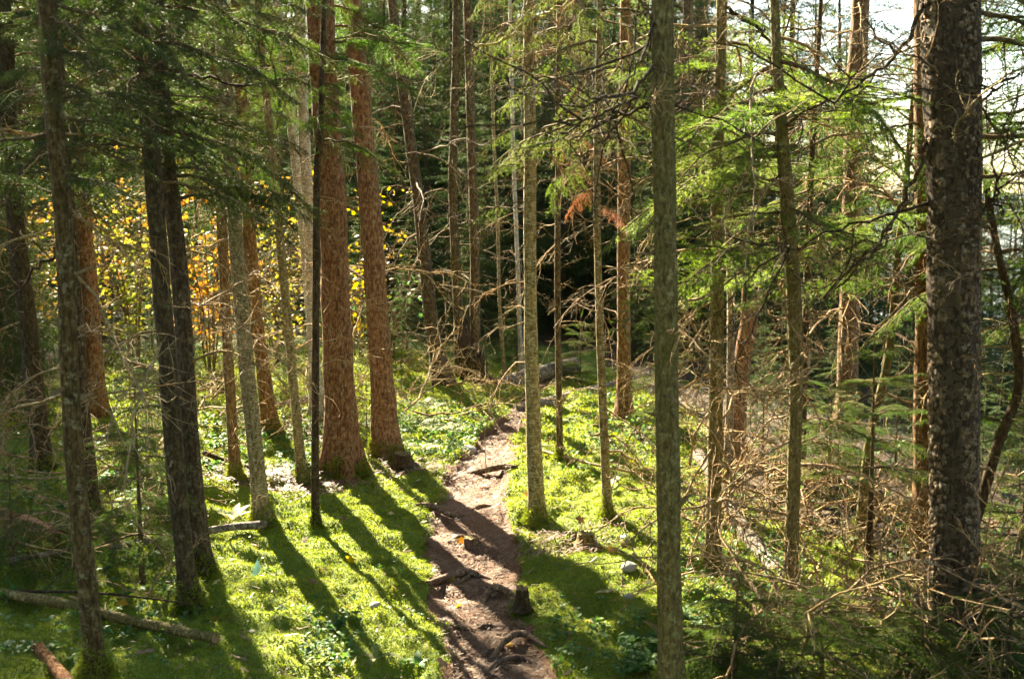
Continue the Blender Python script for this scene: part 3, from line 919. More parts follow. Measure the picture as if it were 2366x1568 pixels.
# broken snags
snag = tree("broken_snag", "broken red-brown snag with a splintered top behind the slim sunlit trunk", [(1733, 735, 40), (1712, 850, 42), (1698, 960, 48), (1690, 1085, 60)], M_rot, cat="snag", crown=False, broken=True, sides=14)
snag2 = tree("broken_snag", "dark split snag leaning left over the crossed logs behind the path", [(1072, 796, 30), (1092, 840, 40), (1110, 885, 40), (1124, 935, 44)], M_dark, cat="snag", crown=False, broken=True, sides=12, depth=13.0)
stub = tree("broken_snag", "short broken stump standing right of the split leaning snag", [(1106, 846, 26), (1116, 890, 34), (1124, 925, 40)], M_dark, cat="snag", crown=False, broken=True, sides=12, depth=12.8)
snag3 = tree("broken_snag", "short thin dead stem broken off below the fir sapling on the right", [(2012, 1132, 13), (2008, 1220, 15), (2000, 1330, 17)], M_dark, cat="snag", crown=False, broken=True, sides=8, depth=5.9)

# dead branches and boughs of the clearing trees
def zv(v, d): return float(P(1182, v, d)[2])
for key, n, l0, l1, ms in (("M2", 22, 0.2, 0.75, dead_mesh), ("M3", 26, 0.25, 0.8, dead_mesh), ("R1", 42, 0.3, 1.0, dead_mesh), ("R2", 46, 0.3, 1.1, dead_mesh), ("R1c", 16, 0.2, 0.6, dead_mesh),
                          ("R3", 30, 0.4, 1.2, dead_mesh), ("R4", 14, 0.4, 1.0, dead_mesh), ("M1", 12, 0.3, 0.9, dead_mesh), ("B1", 16, 0.3, 0.9, dead_mesh), ("B2", 14, 0.3, 0.9, dead_mesh),
                          ("C1", 18, 0.5, 1.4, dead_dark), ("C2", 14, 0.4, 1.2, dead_dark), ("C3", 16, 0.4, 1.2, dead_dark), ("R0", 16, 0.5, 1.4, dead_dark), ("R2b", 14, 0.3, 0.9, dead_mesh),
                          ("L3", 14, 0.3, 1.0, dead_mesh), ("L4", 10, 0.3, 0.8, dead_mesh), ("L5", 12, 0.3, 1.0, dead_mesh), ("L6", 14, 0.2, 0.8, dead_mesh), ("L7", 12, 0.15, 0.5, dead_mesh),
                          ("L2a", 14, 0.3, 1.0, dead_mesh), ("L2b", 12, 0.3, 1.0, dead_mesh), ("L1", 12, 0.2, 0.8, dead_mesh), ("LL1", 12, 0.4, 1.1, dead_mesh), ("LL2", 10, 0.3, 0.9, dead_mesh),
                          ("LL3", 12, 0.4, 1.2, dead_mesh), ("L8", 12, 0.5, 1.3, dead_dark), ("L9", 10, 0.4, 1.2, dead_dark), ("R7", 12, 0.2, 0.7, dead_mesh), ("C4", 8, 0.3, 0.8, dead_mesh), ("M4", 7, 0.2, 0.6, dead_mesh), ("R10", 16, 0.5, 1.0, dead_mesh), ("R6", 14, 0.3, 0.8, dead_mesh), ("R9", 12, 0.2, 0.7, dead_mesh)):
    t = T[key]; d = t["base"][1]
    z1 = min(zv(-60, d), t["S"][-1, 2] - 0.3)
    z0 = t["base"][2] + (0.35 if key in ("R1", "R2", "M3") else 0.9)
    put_branches(t, ms, n, z0, z1, l0, l1, "dead_branch", pitch=(0.05, 0.3), seed=1)

def boughs(key, n, v0, v1, l0, l1, az, ms, seed=2, pitch=(0.12, 0.15)):
    t = T[key]; d = t["base"][1]
    put_branches(t, ms, n, zv(v1, d), zv(v0, d), l0, l1, "bough", az=az, pitch=pitch, seed=seed)
# left: dark boughs reaching across the upper left
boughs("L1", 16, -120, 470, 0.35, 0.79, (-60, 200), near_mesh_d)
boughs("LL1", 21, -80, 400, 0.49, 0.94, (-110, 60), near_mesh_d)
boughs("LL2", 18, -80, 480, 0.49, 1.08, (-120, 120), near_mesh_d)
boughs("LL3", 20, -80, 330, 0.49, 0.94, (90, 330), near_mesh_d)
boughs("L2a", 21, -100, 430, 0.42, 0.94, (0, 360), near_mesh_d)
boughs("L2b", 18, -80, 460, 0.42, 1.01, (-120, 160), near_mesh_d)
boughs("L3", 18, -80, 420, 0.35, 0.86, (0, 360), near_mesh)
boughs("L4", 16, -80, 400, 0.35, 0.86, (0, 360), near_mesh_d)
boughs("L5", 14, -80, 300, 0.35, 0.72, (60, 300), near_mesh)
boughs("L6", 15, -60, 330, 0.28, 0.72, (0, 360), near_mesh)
boughs("L7", 7, 180, 330, 0.3, 0.75, (-100, 60), near_mesh)
boughs("L8", 8, -60, 200, 0.7, 1.3, (60, 300), near_mesh)
boughs("B1", 5, -40, 150, 0.6, 1.2, (-60, 60), near_mesh)
# middle: bright drooping boughs
boughs("M1", 7, -60, 120, 0.40, 0.72, (100, 260), droop_mesh)
boughs("M1", 6, 200, 480, 0.24, 0.48, (130, 260), droop_mesh, seed=4)
boughs("M2", 22, -60, 420, 0.40, 0.88, (0, 360), droop_mesh)
boughs("M3", 24, -80, 360, 0.40, 0.96, (0, 360), droop_mesh)
boughs("M2", 3, 200, 420, 0.3, 0.5, (0, 360), [rust_mesh], seed=5)
boughs("M3", 2, 380, 520, 0.25, 0.4, (0, 360), [rust_mesh], seed=5)
# right: boughs, some with the sunlight put into their needle colour
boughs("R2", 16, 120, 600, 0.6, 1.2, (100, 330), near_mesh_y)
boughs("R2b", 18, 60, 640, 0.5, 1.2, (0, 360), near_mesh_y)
boughs("R3", 9, 160, 480, 0.8, 1.6, (90, 330), near_mesh)
boughs("R4", 10, 100, 700, 0.6, 1.3, (60, 280), near_mesh)
boughs("R7", 10, 420, 700, 0.4, 0.8, (0, 360), near_mesh)
boughs("R9", 14, 420, 1000, 0.4, 0.9, (-60, 200), near_mesh)
boughs("R10", 26, -120, 760, 0.5, 1.15, (100, 260), near_mesh)
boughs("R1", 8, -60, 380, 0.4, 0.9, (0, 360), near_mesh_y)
boughs("R6", 6, -100, 420, 0.8, 1.4, (-60, 60), near_mesh)

# stubs of lost branches
def stub_mesh(seed):
    g = Geo(); rr = RS(seed)
    add_tube(g, [(-0.2, 0, 0), (0.3, 0.02 * rr.randn(), 0.04), (0.7, 0.05 * rr.randn(), 0.05 * rr.randn()), (1.0, 0.08 * rr.randn(), 0.1 * rr.randn())], [0.16, 0.11, 0.085, 0.05], 6, 0, rough=0.2, seed=seed)
    return g.mesh("branch_stub", [M_twig])
STUBS = [stub_mesh(700 + k) for k in range(4)]
for key, n in (("M1", 12), ("M4", 14), ("B1", 12), ("B2", 12), ("L3", 12), ("L1", 12), ("L2a", 8), ("L2b", 8), ("M2", 12), ("M3", 12), ("R1", 12), ("R2", 10), ("L6", 8), ("L4", 8), ("R6", 8), ("R4", 8)):
    t = T[key]; rr = RS(t["seed"] + 77)
    for k in range(n):
        z = t["base"][2] + 0.25 + (zv(-40, t["base"][1]) - t["base"][2]) * (k + rr.rand()) / n
        p, r = at_height(t, z); a = rr.rand() * 6.283
        obj("branch_stub", STUBS[rr.randint(4)], t["o"], p + np.array([math.cos(a), math.sin(a), 0]) * r * 0.9 - t["base"], (rr.rand() * 6, 0.4 * rr.randn(), a), 0.03 + 0.05 * rr.rand())

# branches one can pick out by their line
m1, m3, m4, r1, r2, r6 = T["M1"], T["M3"], T["M4"], T["R1"], T["R2"], T["R6"]
dM1, dM4, dR1, dR2, dR6 = m1["base"][1], 4.4, r1["base"][1], r2["base"][1], 5.0
limb(m1, [(1222, 50, dM1), (1160, 95, dM1 - .1), (1095, 120, dM1 - .15), (1078, 200, dM1 - .2)], 9, 3, seed=1)
limb(m1, [(1222, 55, dM1), (1275, 25, dM1 - .1), (1340, -10, dM1 - .15)], 9, 4, seed=2)
limb(m1, [(1226, 125, dM1), (1290, 120, dM1 + .1), (1400, 180, dM1 + .2)], 5, 2, seed=3)
limb(m1, [(1225, 345, dM1), (1290, 350, dM1 + .1), (1380, 420, dM1 + .2)], 5, 2, seed=4)
limb(m4, [(1512, 150, dM4), (1470, 210, dM4 - .1), (1435, 240, dM4 - .1), (1345, 280, dM4 - .15), (1270, 345, dM4 - .2)], 11, 3, seed=5, m=M_dark)
limb(m4, [(1514, 240, dM4), (1440, 262, dM4 + .1), (1375, 290, dM4 + .15), (1300, 350, dM4 + .2)], 9, 3, seed=6, m=M_dark)
limb(m4, [(1512, 30, dM4), (1490, 120, dM4 - .1), (1440, 190, dM4 - .1), (1415, 260, dM4 - .1)], 8, 3, seed=7, m=M_dark)
limb(r1, [(1668, 20, dR1), (1740, 60, dR1 - .1), (1790, 130, dR1 - .15), (1810, 210, dR1 - .2)], 10, 3, seed=8, m=M_dark)
limb(r1, [(1660, 200, dR1), (1580, 240, dR1 - .1), (1500, 255, dR1 - .15)], 8, 3, seed=9, m=M_dark)
limb(r1, [(1652, 690, dR1), (1600, 720, dR1 - .1), (1575, 790, dR1 - .1)], 6, 2, seed=10)
limb(r6, [(2130, 10, dR6), (2100, 90, dR6 - .1), (2040, 150, dR6 - .15), (1900, 260, dR6 - .2)], 12, 4, seed=11, m=M_dark)
limb(r6, [(2140, 330, dR6), (2080, 480, dR6 - .1), (1980, 620, dR6 - .2), (1900, 690, dR6 - .25)], 11, 3, seed=12, m=M_dark)
limb(r6, [(2146, 470, dR6), (2040, 500, dR6 - .1), (1900, 545, dR6 - .15), (1790, 600, dR6 - .2)], 8, 3, seed=13, m=M_dark)
limb(r6, [(2262, 500, dR6), (2320, 430, dR6 - .1), (2380, 380, dR6 - .15)], 8, 3, seed=14, m=M_dark)
limb(r6, [(2262, 240, dR6), (2320, 190, dR6 - .1), (2390, 150, dR6 - .15)], 7, 3, seed=15, m=M_dark)
limb(r2, [(1860, 815, dR2 - .1), (1800, 870, dR2 - .3), (1740, 920, dR2 - .4)], 8, 2, seed=16)
limb(r2, [(1838, 760, dR2), (1870, 850, dR2 - .2), (1830, 880, dR2 - .35), (1760, 910, dR2 - .45)], 8, 2, seed=17)
limb(r1, [(1655, 1060, dR1 - .06), (1690, 1095, dR1 - .15), (1685, 1140, dR1 - .2), (1670, 1175, dR1 - .2)], 10, 4, seed=18, twigs=4)
limb(T["L2a"], [(345, 150, 5.9), (450, 175, 5.8), (560, 195, 5.7), (640, 200, 5.6)], 10, 3, seed=19, m=M_dark)
limb(T["L2b"], [(420, 700, 6.0), (480, 705, 5.9), (520, 730, 5.9), (580, 760, 5.8)], 6, 2, seed=20)
limb(T["L1"], [(160, 760, 4.7), (250, 760, 4.6)], 6, 3, seed=21, twigs=2)
limb(T["L1"], [(175, 1030, 4.7), (225, 1010, 4.6), (290, 1030, 4.5)], 5, 2, seed=22, twigs=3)
limb(T["L1"], [(150, 560, 4.7), (60, 640, 4.6), (0, 670, 4.5)], 11, 4, seed=23, twigs=5, m=M_dark)
limb(T["L1"], [(160, 900, 4.7), (90, 930, 4.6), (40, 990, 4.5), (0, 1000, 4.5)], 9, 4, seed=24, twigs=6)
limb(T["L1"], [(170, 950, 4.7), (120, 1000, 4.6), (80, 1060, 4.5)], 7, 2, seed=25, twigs=4)
limb(T["B2"], [(900, 830, 8.6), (960, 832, 8.5), (1000, 800, 8.5), (1010, 760, 8.5)], 5, 2, seed=26, twigs=5)
limb(T["B2"], [(905, 820, 8.6), (935, 790, 8.5), (970, 745, 8.5)], 4, 2, seed=27, twigs=4)

# ------------------------------------------------------------------ the wood around the clearing
COT = 1 / math.tan(SUN_EL)
def pq(x, y):
    return x * math.cos(SUN_AZ) - y * math.sin(SUN_AZ), x * math.sin(SUN_AZ) + y * math.cos(SUN_AZ)

def sunny(x, y, r, zlo, zhi):
    """would a crown here shade the sunlit clearing?"""
    p, q = pq(x, y)
    if p < 1.0 - r or p > 9.0 + r: return False
    far = 11.7 if p < 4 else 11.7 - 1.1 * (p - 4)
    if zlo > 6 and 12 < q < 36: return True         # no bare poles in the way of the light either
    a, b = q - zhi * COT, q - zlo * COT            # the shadow runs from a to b
    return b + r > 4.2 and a - r < far

def bg_tree(kind, x, y, seed, label, group, scale):
    rs = RS(seed)
    z = gz(x, y) - 0.02
    t = thing({"hi": "fir_tree", "lo": "spruce_tree", "yg": "young_fir", "sap": "fir_sapling", "wall": "spruce_tree"}[kind], label, "tree" if kind != "sap" else "sapling", (x, y, z), rs.rand() * 6.28, group, 1.0)
    t.rotation_euler = (0.03 * rs.randn(), 0.03 * rs.randn(), rs.rand() * 6.28)
    t.scale = (scale * (0.9 + 0.2 * rs.rand()),) * 2 + (scale,)
    k = rs.randint(3)
    if kind == "hi":
        obj("trunk", TR_hi[k], t); obj("crown", HI[rs.randint(2)], t); obj("dead_twigs", DM_hi[k % 2], t)
    elif kind == "lo":
        obj("trunk", TR_lo[k], t); obj("crown", LO[rs.randint(2)], t); obj("dead_twigs", DM_lo[k % 2], t)
    elif kind == "wall":
        obj("trunk", TR_wall[k % 2], t); obj("crown", WALL[k], t); obj("dead_twigs", DM_lo[k % 2], t)
    elif kind == "yg":
        obj("trunk", TR_yg, t); obj("crown", YG[k], t)
    else:
        obj("trunk", TR_sap, t); obj("crown", SAP_far[k % 2], t)
    return t

rs = RS(4)
placed = list(ALL_BASES)
def free(x, y, d): return all((x - a) ** 2 + (y - b) ** 2 > d * d for a, b in placed)
def scatter(kind, n, ys, xf, label, group, scale, dmin, seed, tries=2500):
    c = 0; rr = RS(seed)
    while c < n and tries > 0:
        tries -= 1
        y = ys[0] + (ys[1] - ys[0]) * rr.rand()
        a, b = xf(y)
        x = a + (b - a) * rr.rand()
        if abs(x - path_x(y)) < 0.8 and y < 17: continue
        if not free(x, y, dmin): continue
        s = scale[0] + (scale[1] - scale[0]) * rr.rand()
        zz = 0.0
        lo, hi, r = {"hi": (9.5, 18, 1.2), "lo": (2.6, 17, 1.6), "yg": (0.35, 4.6, 0.9), "sap": (0, 1.6, 0.3), "wall": (0.5, 12, 1.6)}[kind]
        if kind == "sap": pass
        elif kind == "yg":
            while s > 0.3 and sunny(x, y, r * s * 0.8, lo * s + zz, hi * s + zz): s *= 0.94
        if kind != "sap" and sunny(x, y, r * s * 0.8, lo * s + zz, hi * s + zz): continue
        if gz(x, y) < LAKE_Z + 0.4: continue
        bg_tree(kind, x, y, seed * 1000 + c, label, group, s)
        placed.append((x, y)); c += 1
    return c

W0 = lambda y: (-0.62 * y - 2, 0.55 * y + 1)
counts = []
# left wood, close by and dark
def scatter_pq(kind, n, pr, qr, label, group, scale, dmin, seed):
    rr = RS(seed); c = 0
    for _ in range(600):
        if c >= n: break
        p = pr[0] + (pr[1] - pr[0]) * rr.rand(); q = qr[0] + (qr[1] - qr[0]) * rr.rand()
        x = p * math.cos(SUN_AZ) + q * math.sin(SUN_AZ); y = -p * math.sin(SUN_AZ) + q * math.cos(SUN_AZ)
        if not free(x, y, dmin): continue
        bg_tree(kind, x, y, seed * 1000 + c, label, group, scale[0] + (scale[1] - scale[0]) * rr.rand())
        placed.append((x, y)); c += 1
    return c
counts.append(scatter_pq("wall", 17, (-3.2, 0.45), (10.5, 23), "dense spruce mostly past the left edge, added to shade the left ground", "spruces added to shade the left ground", (0.7, 0.95), 1.2, 33))  # mostly out of frame, added so their shadows darken the left ground
counts.append(scatter("lo", 14, (8.5, 17), lambda y: (-0.48 * y - 2.5, -0.40 * y + 0.2), "dark leafy-boughed spruce in the dense shade at far left", "dark spruces at far left", (0.55, 0.9), 1.3, 21))
counts.append(scatter("yg", 18, (8.5, 15), lambda y: (-0.50 * y - 0.6, -0.30 * y), "young fir among the dark trunks at far left", "young firs at far left", (0.5, 0.9), 0.7, 22))
# middle and left, farther
counts.append(scatter("hi", 16, (14.5, 34), lambda y: (-0.50 * y, 0.20 * y), "bare-stemmed fir in the shaded wood behind the clearing", "bare-stemmed firs behind the clearing", (0.85, 1.15), 1.1, 23))
counts.append(scatter("yg", 75, (13.6, 21), lambda y: (-0.22 * y, 0.30 * y), "young fir in the dim thicket just behind the logs", "young firs just behind the logs", (0.7, 1.3), 0.62, 24))
counts.append(scatter("yg", 44, (15, 24), lambda y: (-0.26 * y, 0.24 * y), "taller young fir in the dark wood behind the broken snag", "taller young firs behind the snag", (1.3, 2.4), 0.85, 38))
counts.append(scatter("yg", 50, (14, 30), lambda y: (-0.50 * y, -0.18 * y), "young fir in the thicket behind the maple bushes", "young firs behind the maple bushes", (0.8, 1.5), 0.9, 30))
counts.append(scatter("yg", 40, (20, 32), lambda y: (-0.20 * y, 0.22 * y), "young fir deep in the dark wood behind the path", "young firs deep in the dark wood", (0.8, 1.5), 0.9, 31))
band = lambda y: (-0.404 * y - 3.5, -0.404 * y + 11.5)
counts.append(scatter("lo", 46, (37, 56), band, "tall spruce shading the wood far behind the left trunks", "tall spruces far behind the left trunks", (0.85, 1.15), 1.5, 32))
counts.append(scatter("wall", 70, (17, 46), lambda y: (-0.45 * y, 0.16 * y), "dense spruce boughed to the ground in the dark wood behind the logs", "dense spruces in the dark wood", (0.7, 1.1), 1.5, 29))
counts.append(scatter("wall", 46, (20, 36), lambda y: (-0.10 * y, 0.17 * y), "dense spruce filling the dark middle of the wood", "dense spruces in the middle of the wood", (0.95, 1.3), 1.25, 36))
counts.append(scatter("wall", 44, (22, 44), lambda y: (-0.40 * y, 0.08 * y), "dense spruce closing the dark gaps between the far trunks", "dense spruces between the far trunks", (0.9, 1.3), 1.2, 39))
counts.append(scatter("lo", 50, (26, 56), lambda y: (-0.15 * y, 0.15 * y), "tall spruce in the far dark wall of the wood", "tall spruces in the far wood", (0.8, 1.1), 1.8, 25))
counts.append(scatter("lo", 16, (13.5, 24), lambda y: (0.08 * y, 0.30 * y), "spruce with low boughs right of the logs in the dark wood", "low-boughed spruces right of the logs", (0.7, 1.0), 1.5, 26))
# the slope on the right, thinner so that lake and sky show through
counts.append(scatter("yg", 40, (10, 26), lambda y: (0.19 * y, 0.48 * y), "young fir on the slope towards the lake", "young firs on the lake slope", (0.55, 0.95), 0.85, 27))
counts.append(scatter("lo", 9, (10, 26), lambda y: (0.38 * y, 0.50 * y), "spruce on the slope with lake light behind it", "spruces on the lake slope", (0.6, 0.9), 2.0, 28))
counts.append(scatter("sap", 48, (8.5, 15), lambda y: (0.21 * y, 0.48 * y), "little fir in the undergrowth of the slope on the right", "little firs in the slope's undergrowth", (0.35, 0.8), 0.35, 34))
counts.append(scatter("sap", 40, (8.5, 14), lambda y: (-0.50 * y, -0.16 * y), "little fir in the undergrowth behind the left trunks", "little firs behind the left trunks", (0.25, 0.6), 0.4, 35))
counts.append(scatter("sap", 90, (12.4, 16.5), lambda y: (-0.50 * y, 0.30 * y), "little fir in the dim undergrowth around the fallen logs", "little firs around the fallen logs", (0.3, 0.7), 0.35, 37))
# unseen spruces added behind the viewpoint to close off the sky there
rr = RS(71); c = 0
for _ in range(300):
    if c >= 22: break
    x = -12 + 24 * rr.rand(); y = -13 + 15.5 * rr.rand()
    if math.hypot(x, y) < 3.2 or (y > 0 and abs(x) < 4.0) or not free(x, y, 1.9): continue
    bg_tree("wall", x, y, 71000 + c, "unseen spruce added behind the viewpoint to block skylight", "unseen spruces added to block skylight", 1.0 + 0.35 * rr.rand())
    placed.append((x, y)); c += 1
import sys; print("TREES", counts, file=sys.stderr)
# ------------------------------------------------------------------ fallen logs and sticks
def ground_pts(uv):
    return np.array([G(u, v) for u, v in uv])

def log(name, label, uv, w, m, cat="log", lift=None, sides=14, end=True, twigs=0, group=None, zs=None, depths=None, rough=0.10, splinter=0.0):
    """picture points of the log's middle line, and its width in picture units at the first and last"""
    if depths is not None:
        W = np.array([P(u, v, d) for (u, v), d in zip(uv, depths)])
    else:
        W = ground_pts(uv)
    r0 = w[0] / FV * W[0, 1] * 0.5; r1 = w[1] / FV * W[-1, 1] * 0.5
    if depths is None:
        W[:, 2] += np.linspace(r0, r1, len(W)) * (0.75 if lift is None else 1) + (0 if lift is None else np.asarray(lift))
    n = max(12, int(np.linalg.norm(W[-1] - W[0]) / 0.07))
    S = spline(W, n) if len(W) > 2 else np.linspace(W[0], W[-1], n)
    o = S[0].copy(); o[2] = gz(o[0], o[1])
    t = thing(name, label, cat, o, 0, group)
    g = Geo()
    sd = hash_s(label) % 991
    R = np.linspace(r0, r1, n)
    V, Fq, Tc = tube(S - o, R, sides, rough=rough, seed=sd)
    if splinter:
        rr = RS(sd); ax = unit(S[0] - S[1])
        V[:sides] += ax[None, :] * (rr.rand(sides, 1) ** 2) * splinter
        V[-2] -= ax * 0.05
    g.add(V, Fq)
    obj("trunk", g.mesh("log", [m], True), t)
    ge = Geo(); ge.add(V, Tc)
    obj("cut_end" if not splinter else "broken_end", ge.mesh("log_end", [M_end if not splinter else M_rot]), t)
    rr = RS(sd + 1)
    for k in range(twigs):
        j = rr.randint(1, n - 1)
        a = rr.rand() * 6.28
        obj("dead_branch", dead_mesh[rr.randint(10)], t, S[j] - o, (rr.rand() * 6, -0.5 - 0.4 * rr.rand(), a), 0.25 + 0.5 * rr.rand())
    return t

log("fallen_log", "large fallen log with a broken end under the split snag behind the path", [(1108, 912), (1160, 892), (1222, 870), (1330, 845)], (44, 42), M_log, depths=[12.9, 13.0, 13.1, 13.4], twigs=4)
log("fallen_log", "thin dark log lying beneath the large fallen log behind the path", [(1150, 916), (1190, 912), (1290, 918)], (20, 22), M_log, depths=[12.5, 12.5, 12.6])
log("fallen_log", "cut log with a dark round end where the path vanishes", [(1190, 950), (1230, 941), (1330, 920), (1420, 900)], (32, 42), M_log, depths=[11.7, 11.8, 12.3, 12.8], twigs=3)
log("fallen_log", "whitish weathered log left of the path's end, before the leaning trunk", [(1004, 902), (960, 905), (915, 910), (850, 918)], (30, 32), M_birch, depths=[12.4, 12.3, 12.2, 12.0], twigs=3)
log("fallen_log", "second pale log lying just above the whitish one", [(1045, 890), (980, 886), (900, 890)], (14, 16), M_log, depths=[13.1, 13.0, 12.9], twigs=2)
log("fallen_pole", "long thin fallen pole slanting behind the thick red-brown trunk", [(462, 968), (560, 950), (660, 932), (760, 912)], (10, 16), M_log, depths=[9.6, 9.9, 10.2, 10.5], twigs=3, sides=8)
log("fallen_pole", "grey fallen pole lying just below the long slanting pole", [(470, 985), (600, 968), (760, 945)], (12, 18), M_log, depths=[10.2, 10.4, 10.6], twigs=3, sides=8)
log("fallen_pole", "dark fallen pole among the left trunks at the edge of the sunlit moss", [(470, 1068), (530, 1088), (590, 1102)], (12, 10), M_dark, sides=8, lift=0.05)
log("fallen_log", "slim grey-white log behind the dark pair of trunks on the left moss", [(612, 1236), (520, 1247), (400, 1266), (252, 1288)], (20, 14), M_log, lift=0.04)
log("fallen_log", "long dark mossy log across the bottom left corner", [(500, 1500), (380, 1478), (260, 1455), (120, 1420), (-20, 1395)], (24, 26), M_olive, lift=0.03, rough=0.2)
log("fallen_log", "grey stick-like log by the left edge above the dark mossy log", [(165, 1296), (90, 1312), (20, 1328)], (12, 14), M_log, lift=0.05, sides=8)
log("rotten_log", "rotten log with a splintered orange end at the left edge", [(120, 1262), (60, 1245), (-30, 1225)], (34, 56), M_rot, lift=0.03, splinter=0.16)
log("rotten_log", "orange rotten log in the very bottom left corner", [(92, 1512), (125, 1545), (165, 1600)], (30, 34), M_rot, lift=-0.012, splinter=0.08)
log("fallen_log", "pale sunlit log slanting down the slope beside the slim sunlit trunk", [(1612, 1048), (1650, 1110), (1690, 1180), (1745, 1262), (1815, 1340), (1900, 1420)], (28, 50), M_log, depths=[8.3, 7.7, 7.1, 6.5, 6.0, 5.6], twigs=10)
log("fallen_branch", "dry curved branch lying across the bright moss towards the olive trunk", [(1252, 1055), (1330, 1078), (1420, 1098), (1508, 1112)], (9, 6), M_twig, cat="branch", lift=0.03, sides=6, twigs=5)
log("fallen_branch", "thin dark stick lying on the shaded left moss before the dark pair", [(40, 1398), (200, 1396), (340, 1408), (455, 1424)], (8, 5), M_dark, cat="branch", lift=0.05, sides=6, twigs=2)
log("fallen_branch", "straight dry stick on the bright moss beside the olive trunk", [(1462, 1285), (1490, 1320), (1512, 1352)], (6, 5), M_twig, cat="branch", lift=0.01, sides=6)
log("fallen_branch", "mossy fallen pole crossing behind the sunlit slanting log", [(1690, 1172), (1760, 1150), (1850, 1090)], (14, 12), M_olive, cat="branch", depths=[7.5, 7.7, 8.0], sides=8, twigs=4)
log("fallen_branch", "dry pole rising to the right above the sunlit slanting log", [(1600, 1208), (1690, 1188), (1840, 1155)], (12, 8), M_twig, cat="branch", depths=[7.2, 7.3, 7.5], sides=8, twigs=6)

# the dry tangle round the right-hand log: single fallen branches
rs = RS(88)
for k in range(260):
    u = 1585 + 760 * rs.rand(); v = 1130 + 430 * rs.rand()
    if v < 1120 + 0.5 * (1650 - u): continue
    if u < 1720 and v > 1330: continue
    if u > 2040 and v < 1400 and rs.rand() < 0.7: continue
    if 1600 < u < 1900 and abs(v - np.interp(u, [1612, 1690, 1815, 1900], [1048, 1180, 1340, 1420])) < 110 and rs.rand() < 0.92: continue
    p = G(u, v)
    o = obj("fallen_branch", dead_mesh[rs.randint(10)], None, (p[0], p[1], p[2] + 0.02 + 0.26 * rs.rand() ** 1.5), (rs.rand() * 6, 0.4 * rs.randn() - 0.15, rs.rand() * 6.28), 0.35 + 0.75 * rs.rand())
    tag(o, "dry bare branch in the tangle around the sunlit slanting log", "branch", "fallen branches in the dry tangle")
for k in range(48):
    u = 380 + 740 * rs.rand(); v = 890 + 120 * rs.rand()
    p = G(u, v)
    o = obj("fallen_branch", dead_mesh[rs.randint(10)], None, (p[0], p[1], p[2] + 0.03 + 0.15 * rs.rand()), (rs.rand() * 6, 0.3 * rs.randn() - 0.2, rs.rand() * 6.28), 0.5 + 0.7 * rs.rand())
    tag(o, "dry bare branch in the litter behind the red-brown trunks", "branch", "fallen branches behind the red-brown trunks")
for k in range(50):
    u = -10 + 430 * rs.rand(); v = 1000 + 330 * rs.rand()
    p = G(u, v)
    o = obj("fallen_branch", dead_mesh[rs.randint(10)], None, (p[0], p[1], p[2] + 0.03 + 0.2 * rs.rand()), (rs.rand() * 6, 0.3 * rs.randn() - 0.2, rs.rand() * 6.28), 0.4 + 0.6 * rs.rand())
    tag(o, "dry bare branch among the dark trunks at far left", "branch", "fallen branches at far left")

# ------------------------------------------------------------------ roots, stumps, stones on and by the path
def root(label, uv, w, arch=0.02, forks=()):
    W = ground_pts(uv)
    r = np.interp(np.linspace(0, 1, len(W)), [0, 0.5, 1], [w * 0.5, w, w * 0.35]) / FV * W[:, 1] * 0.5
    r = r * 1.35
    W[1:-1, 2] += arch; W[:, 2] += r * 0.3 + 0.018; W[0, 2] -= 0.015; W[-1, 2] -= 0.015
    o = W[0].copy(); t = thing("exposed_root", label, "root", o)
    S = spline(np.hstack([W, r[:, None]]), 28)
    g = Geo(); add_tube(g, S[:, :3] - o, S[:, 3], 9, 0, rough=0.16, seed=hash_s(label) % 500)
    obj("root_stem", g.mesh("root", [M_root], True), t)
    for f in forks:
        Wf = ground_pts(f); Wf[:, 2] += 0.024; Wf[-1, 2] -= 0.012
        g = Geo(); rf = w * 0.6 / FV * Wf[0, 1] * 0.5
        add_tube(g, spline(Wf, 14) - o, np.linspace(rf, rf * 0.4, 14), 7, 0, rough=0.15, seed=3)
        obj("root_fork", g.mesh("root", [M_root], True), t)
root("arched root crossing the path near the bottom edge", [(1128, 1536), (1165, 1508), (1205, 1490), (1262, 1496)], 16, 0.035, [[(1165, 1508), (1130, 1512), (1098, 1528)]])
root("lowest forked root on the path at the bottom edge", [(1110, 1568), (1150, 1548), (1200, 1538), (1252, 1545)], 13, 0.015, [[(1150, 1548), (1180, 1562), (1200, 1580)], [(1200, 1538), (1165, 1530), (1120, 1540)]])
root("wide flat root across the middle of the path", [(988, 1350), (1040, 1348), (1085, 1338), (1148, 1348)], 16, 0.015, [[(1040, 1348), (1010, 1358), (975, 1352)], [(1085, 1338), (1060, 1356), (1035, 1362)]])
root("grey looping root leading to the little cut stump", [(1112, 1412), (1130, 1388), (1160, 1382), (1200, 1388)], 14, 0.03, [[(1130, 1388), (1120, 1368), (1095, 1360)], [(1160, 1382), (1130, 1366), (1090, 1372)]])
root("root running along the left moss edge into the path", [(962, 1168), (1000, 1185), (1040, 1204), (1075, 1195)], 12, 0.02, [[(1000, 1185), (1016, 1166), (1040, 1152)]])
root("short root in the sunlit upper path", [(1085, 1185), (1110, 1180), (1140, 1172)], 7, 0.012)
root("root spanning the path like a step below its bend", [(1065, 1098), (1110, 1102), (1160, 1092), (1195, 1082)], 13, 0.02)
root("thin root beside the knob in the path", [(1030, 1262), (1065, 1250), (1095, 1262), (1150, 1258)], 7, 0.01)
root("thin root crossing the shaded lower path", [(1010, 1450), (1060, 1462), (1110, 1470)], 7, 0.01)
root("slender root across the lower path above the arched one", [(1090, 1468), (1120, 1458), (1165, 1454)], 6, 0.01)

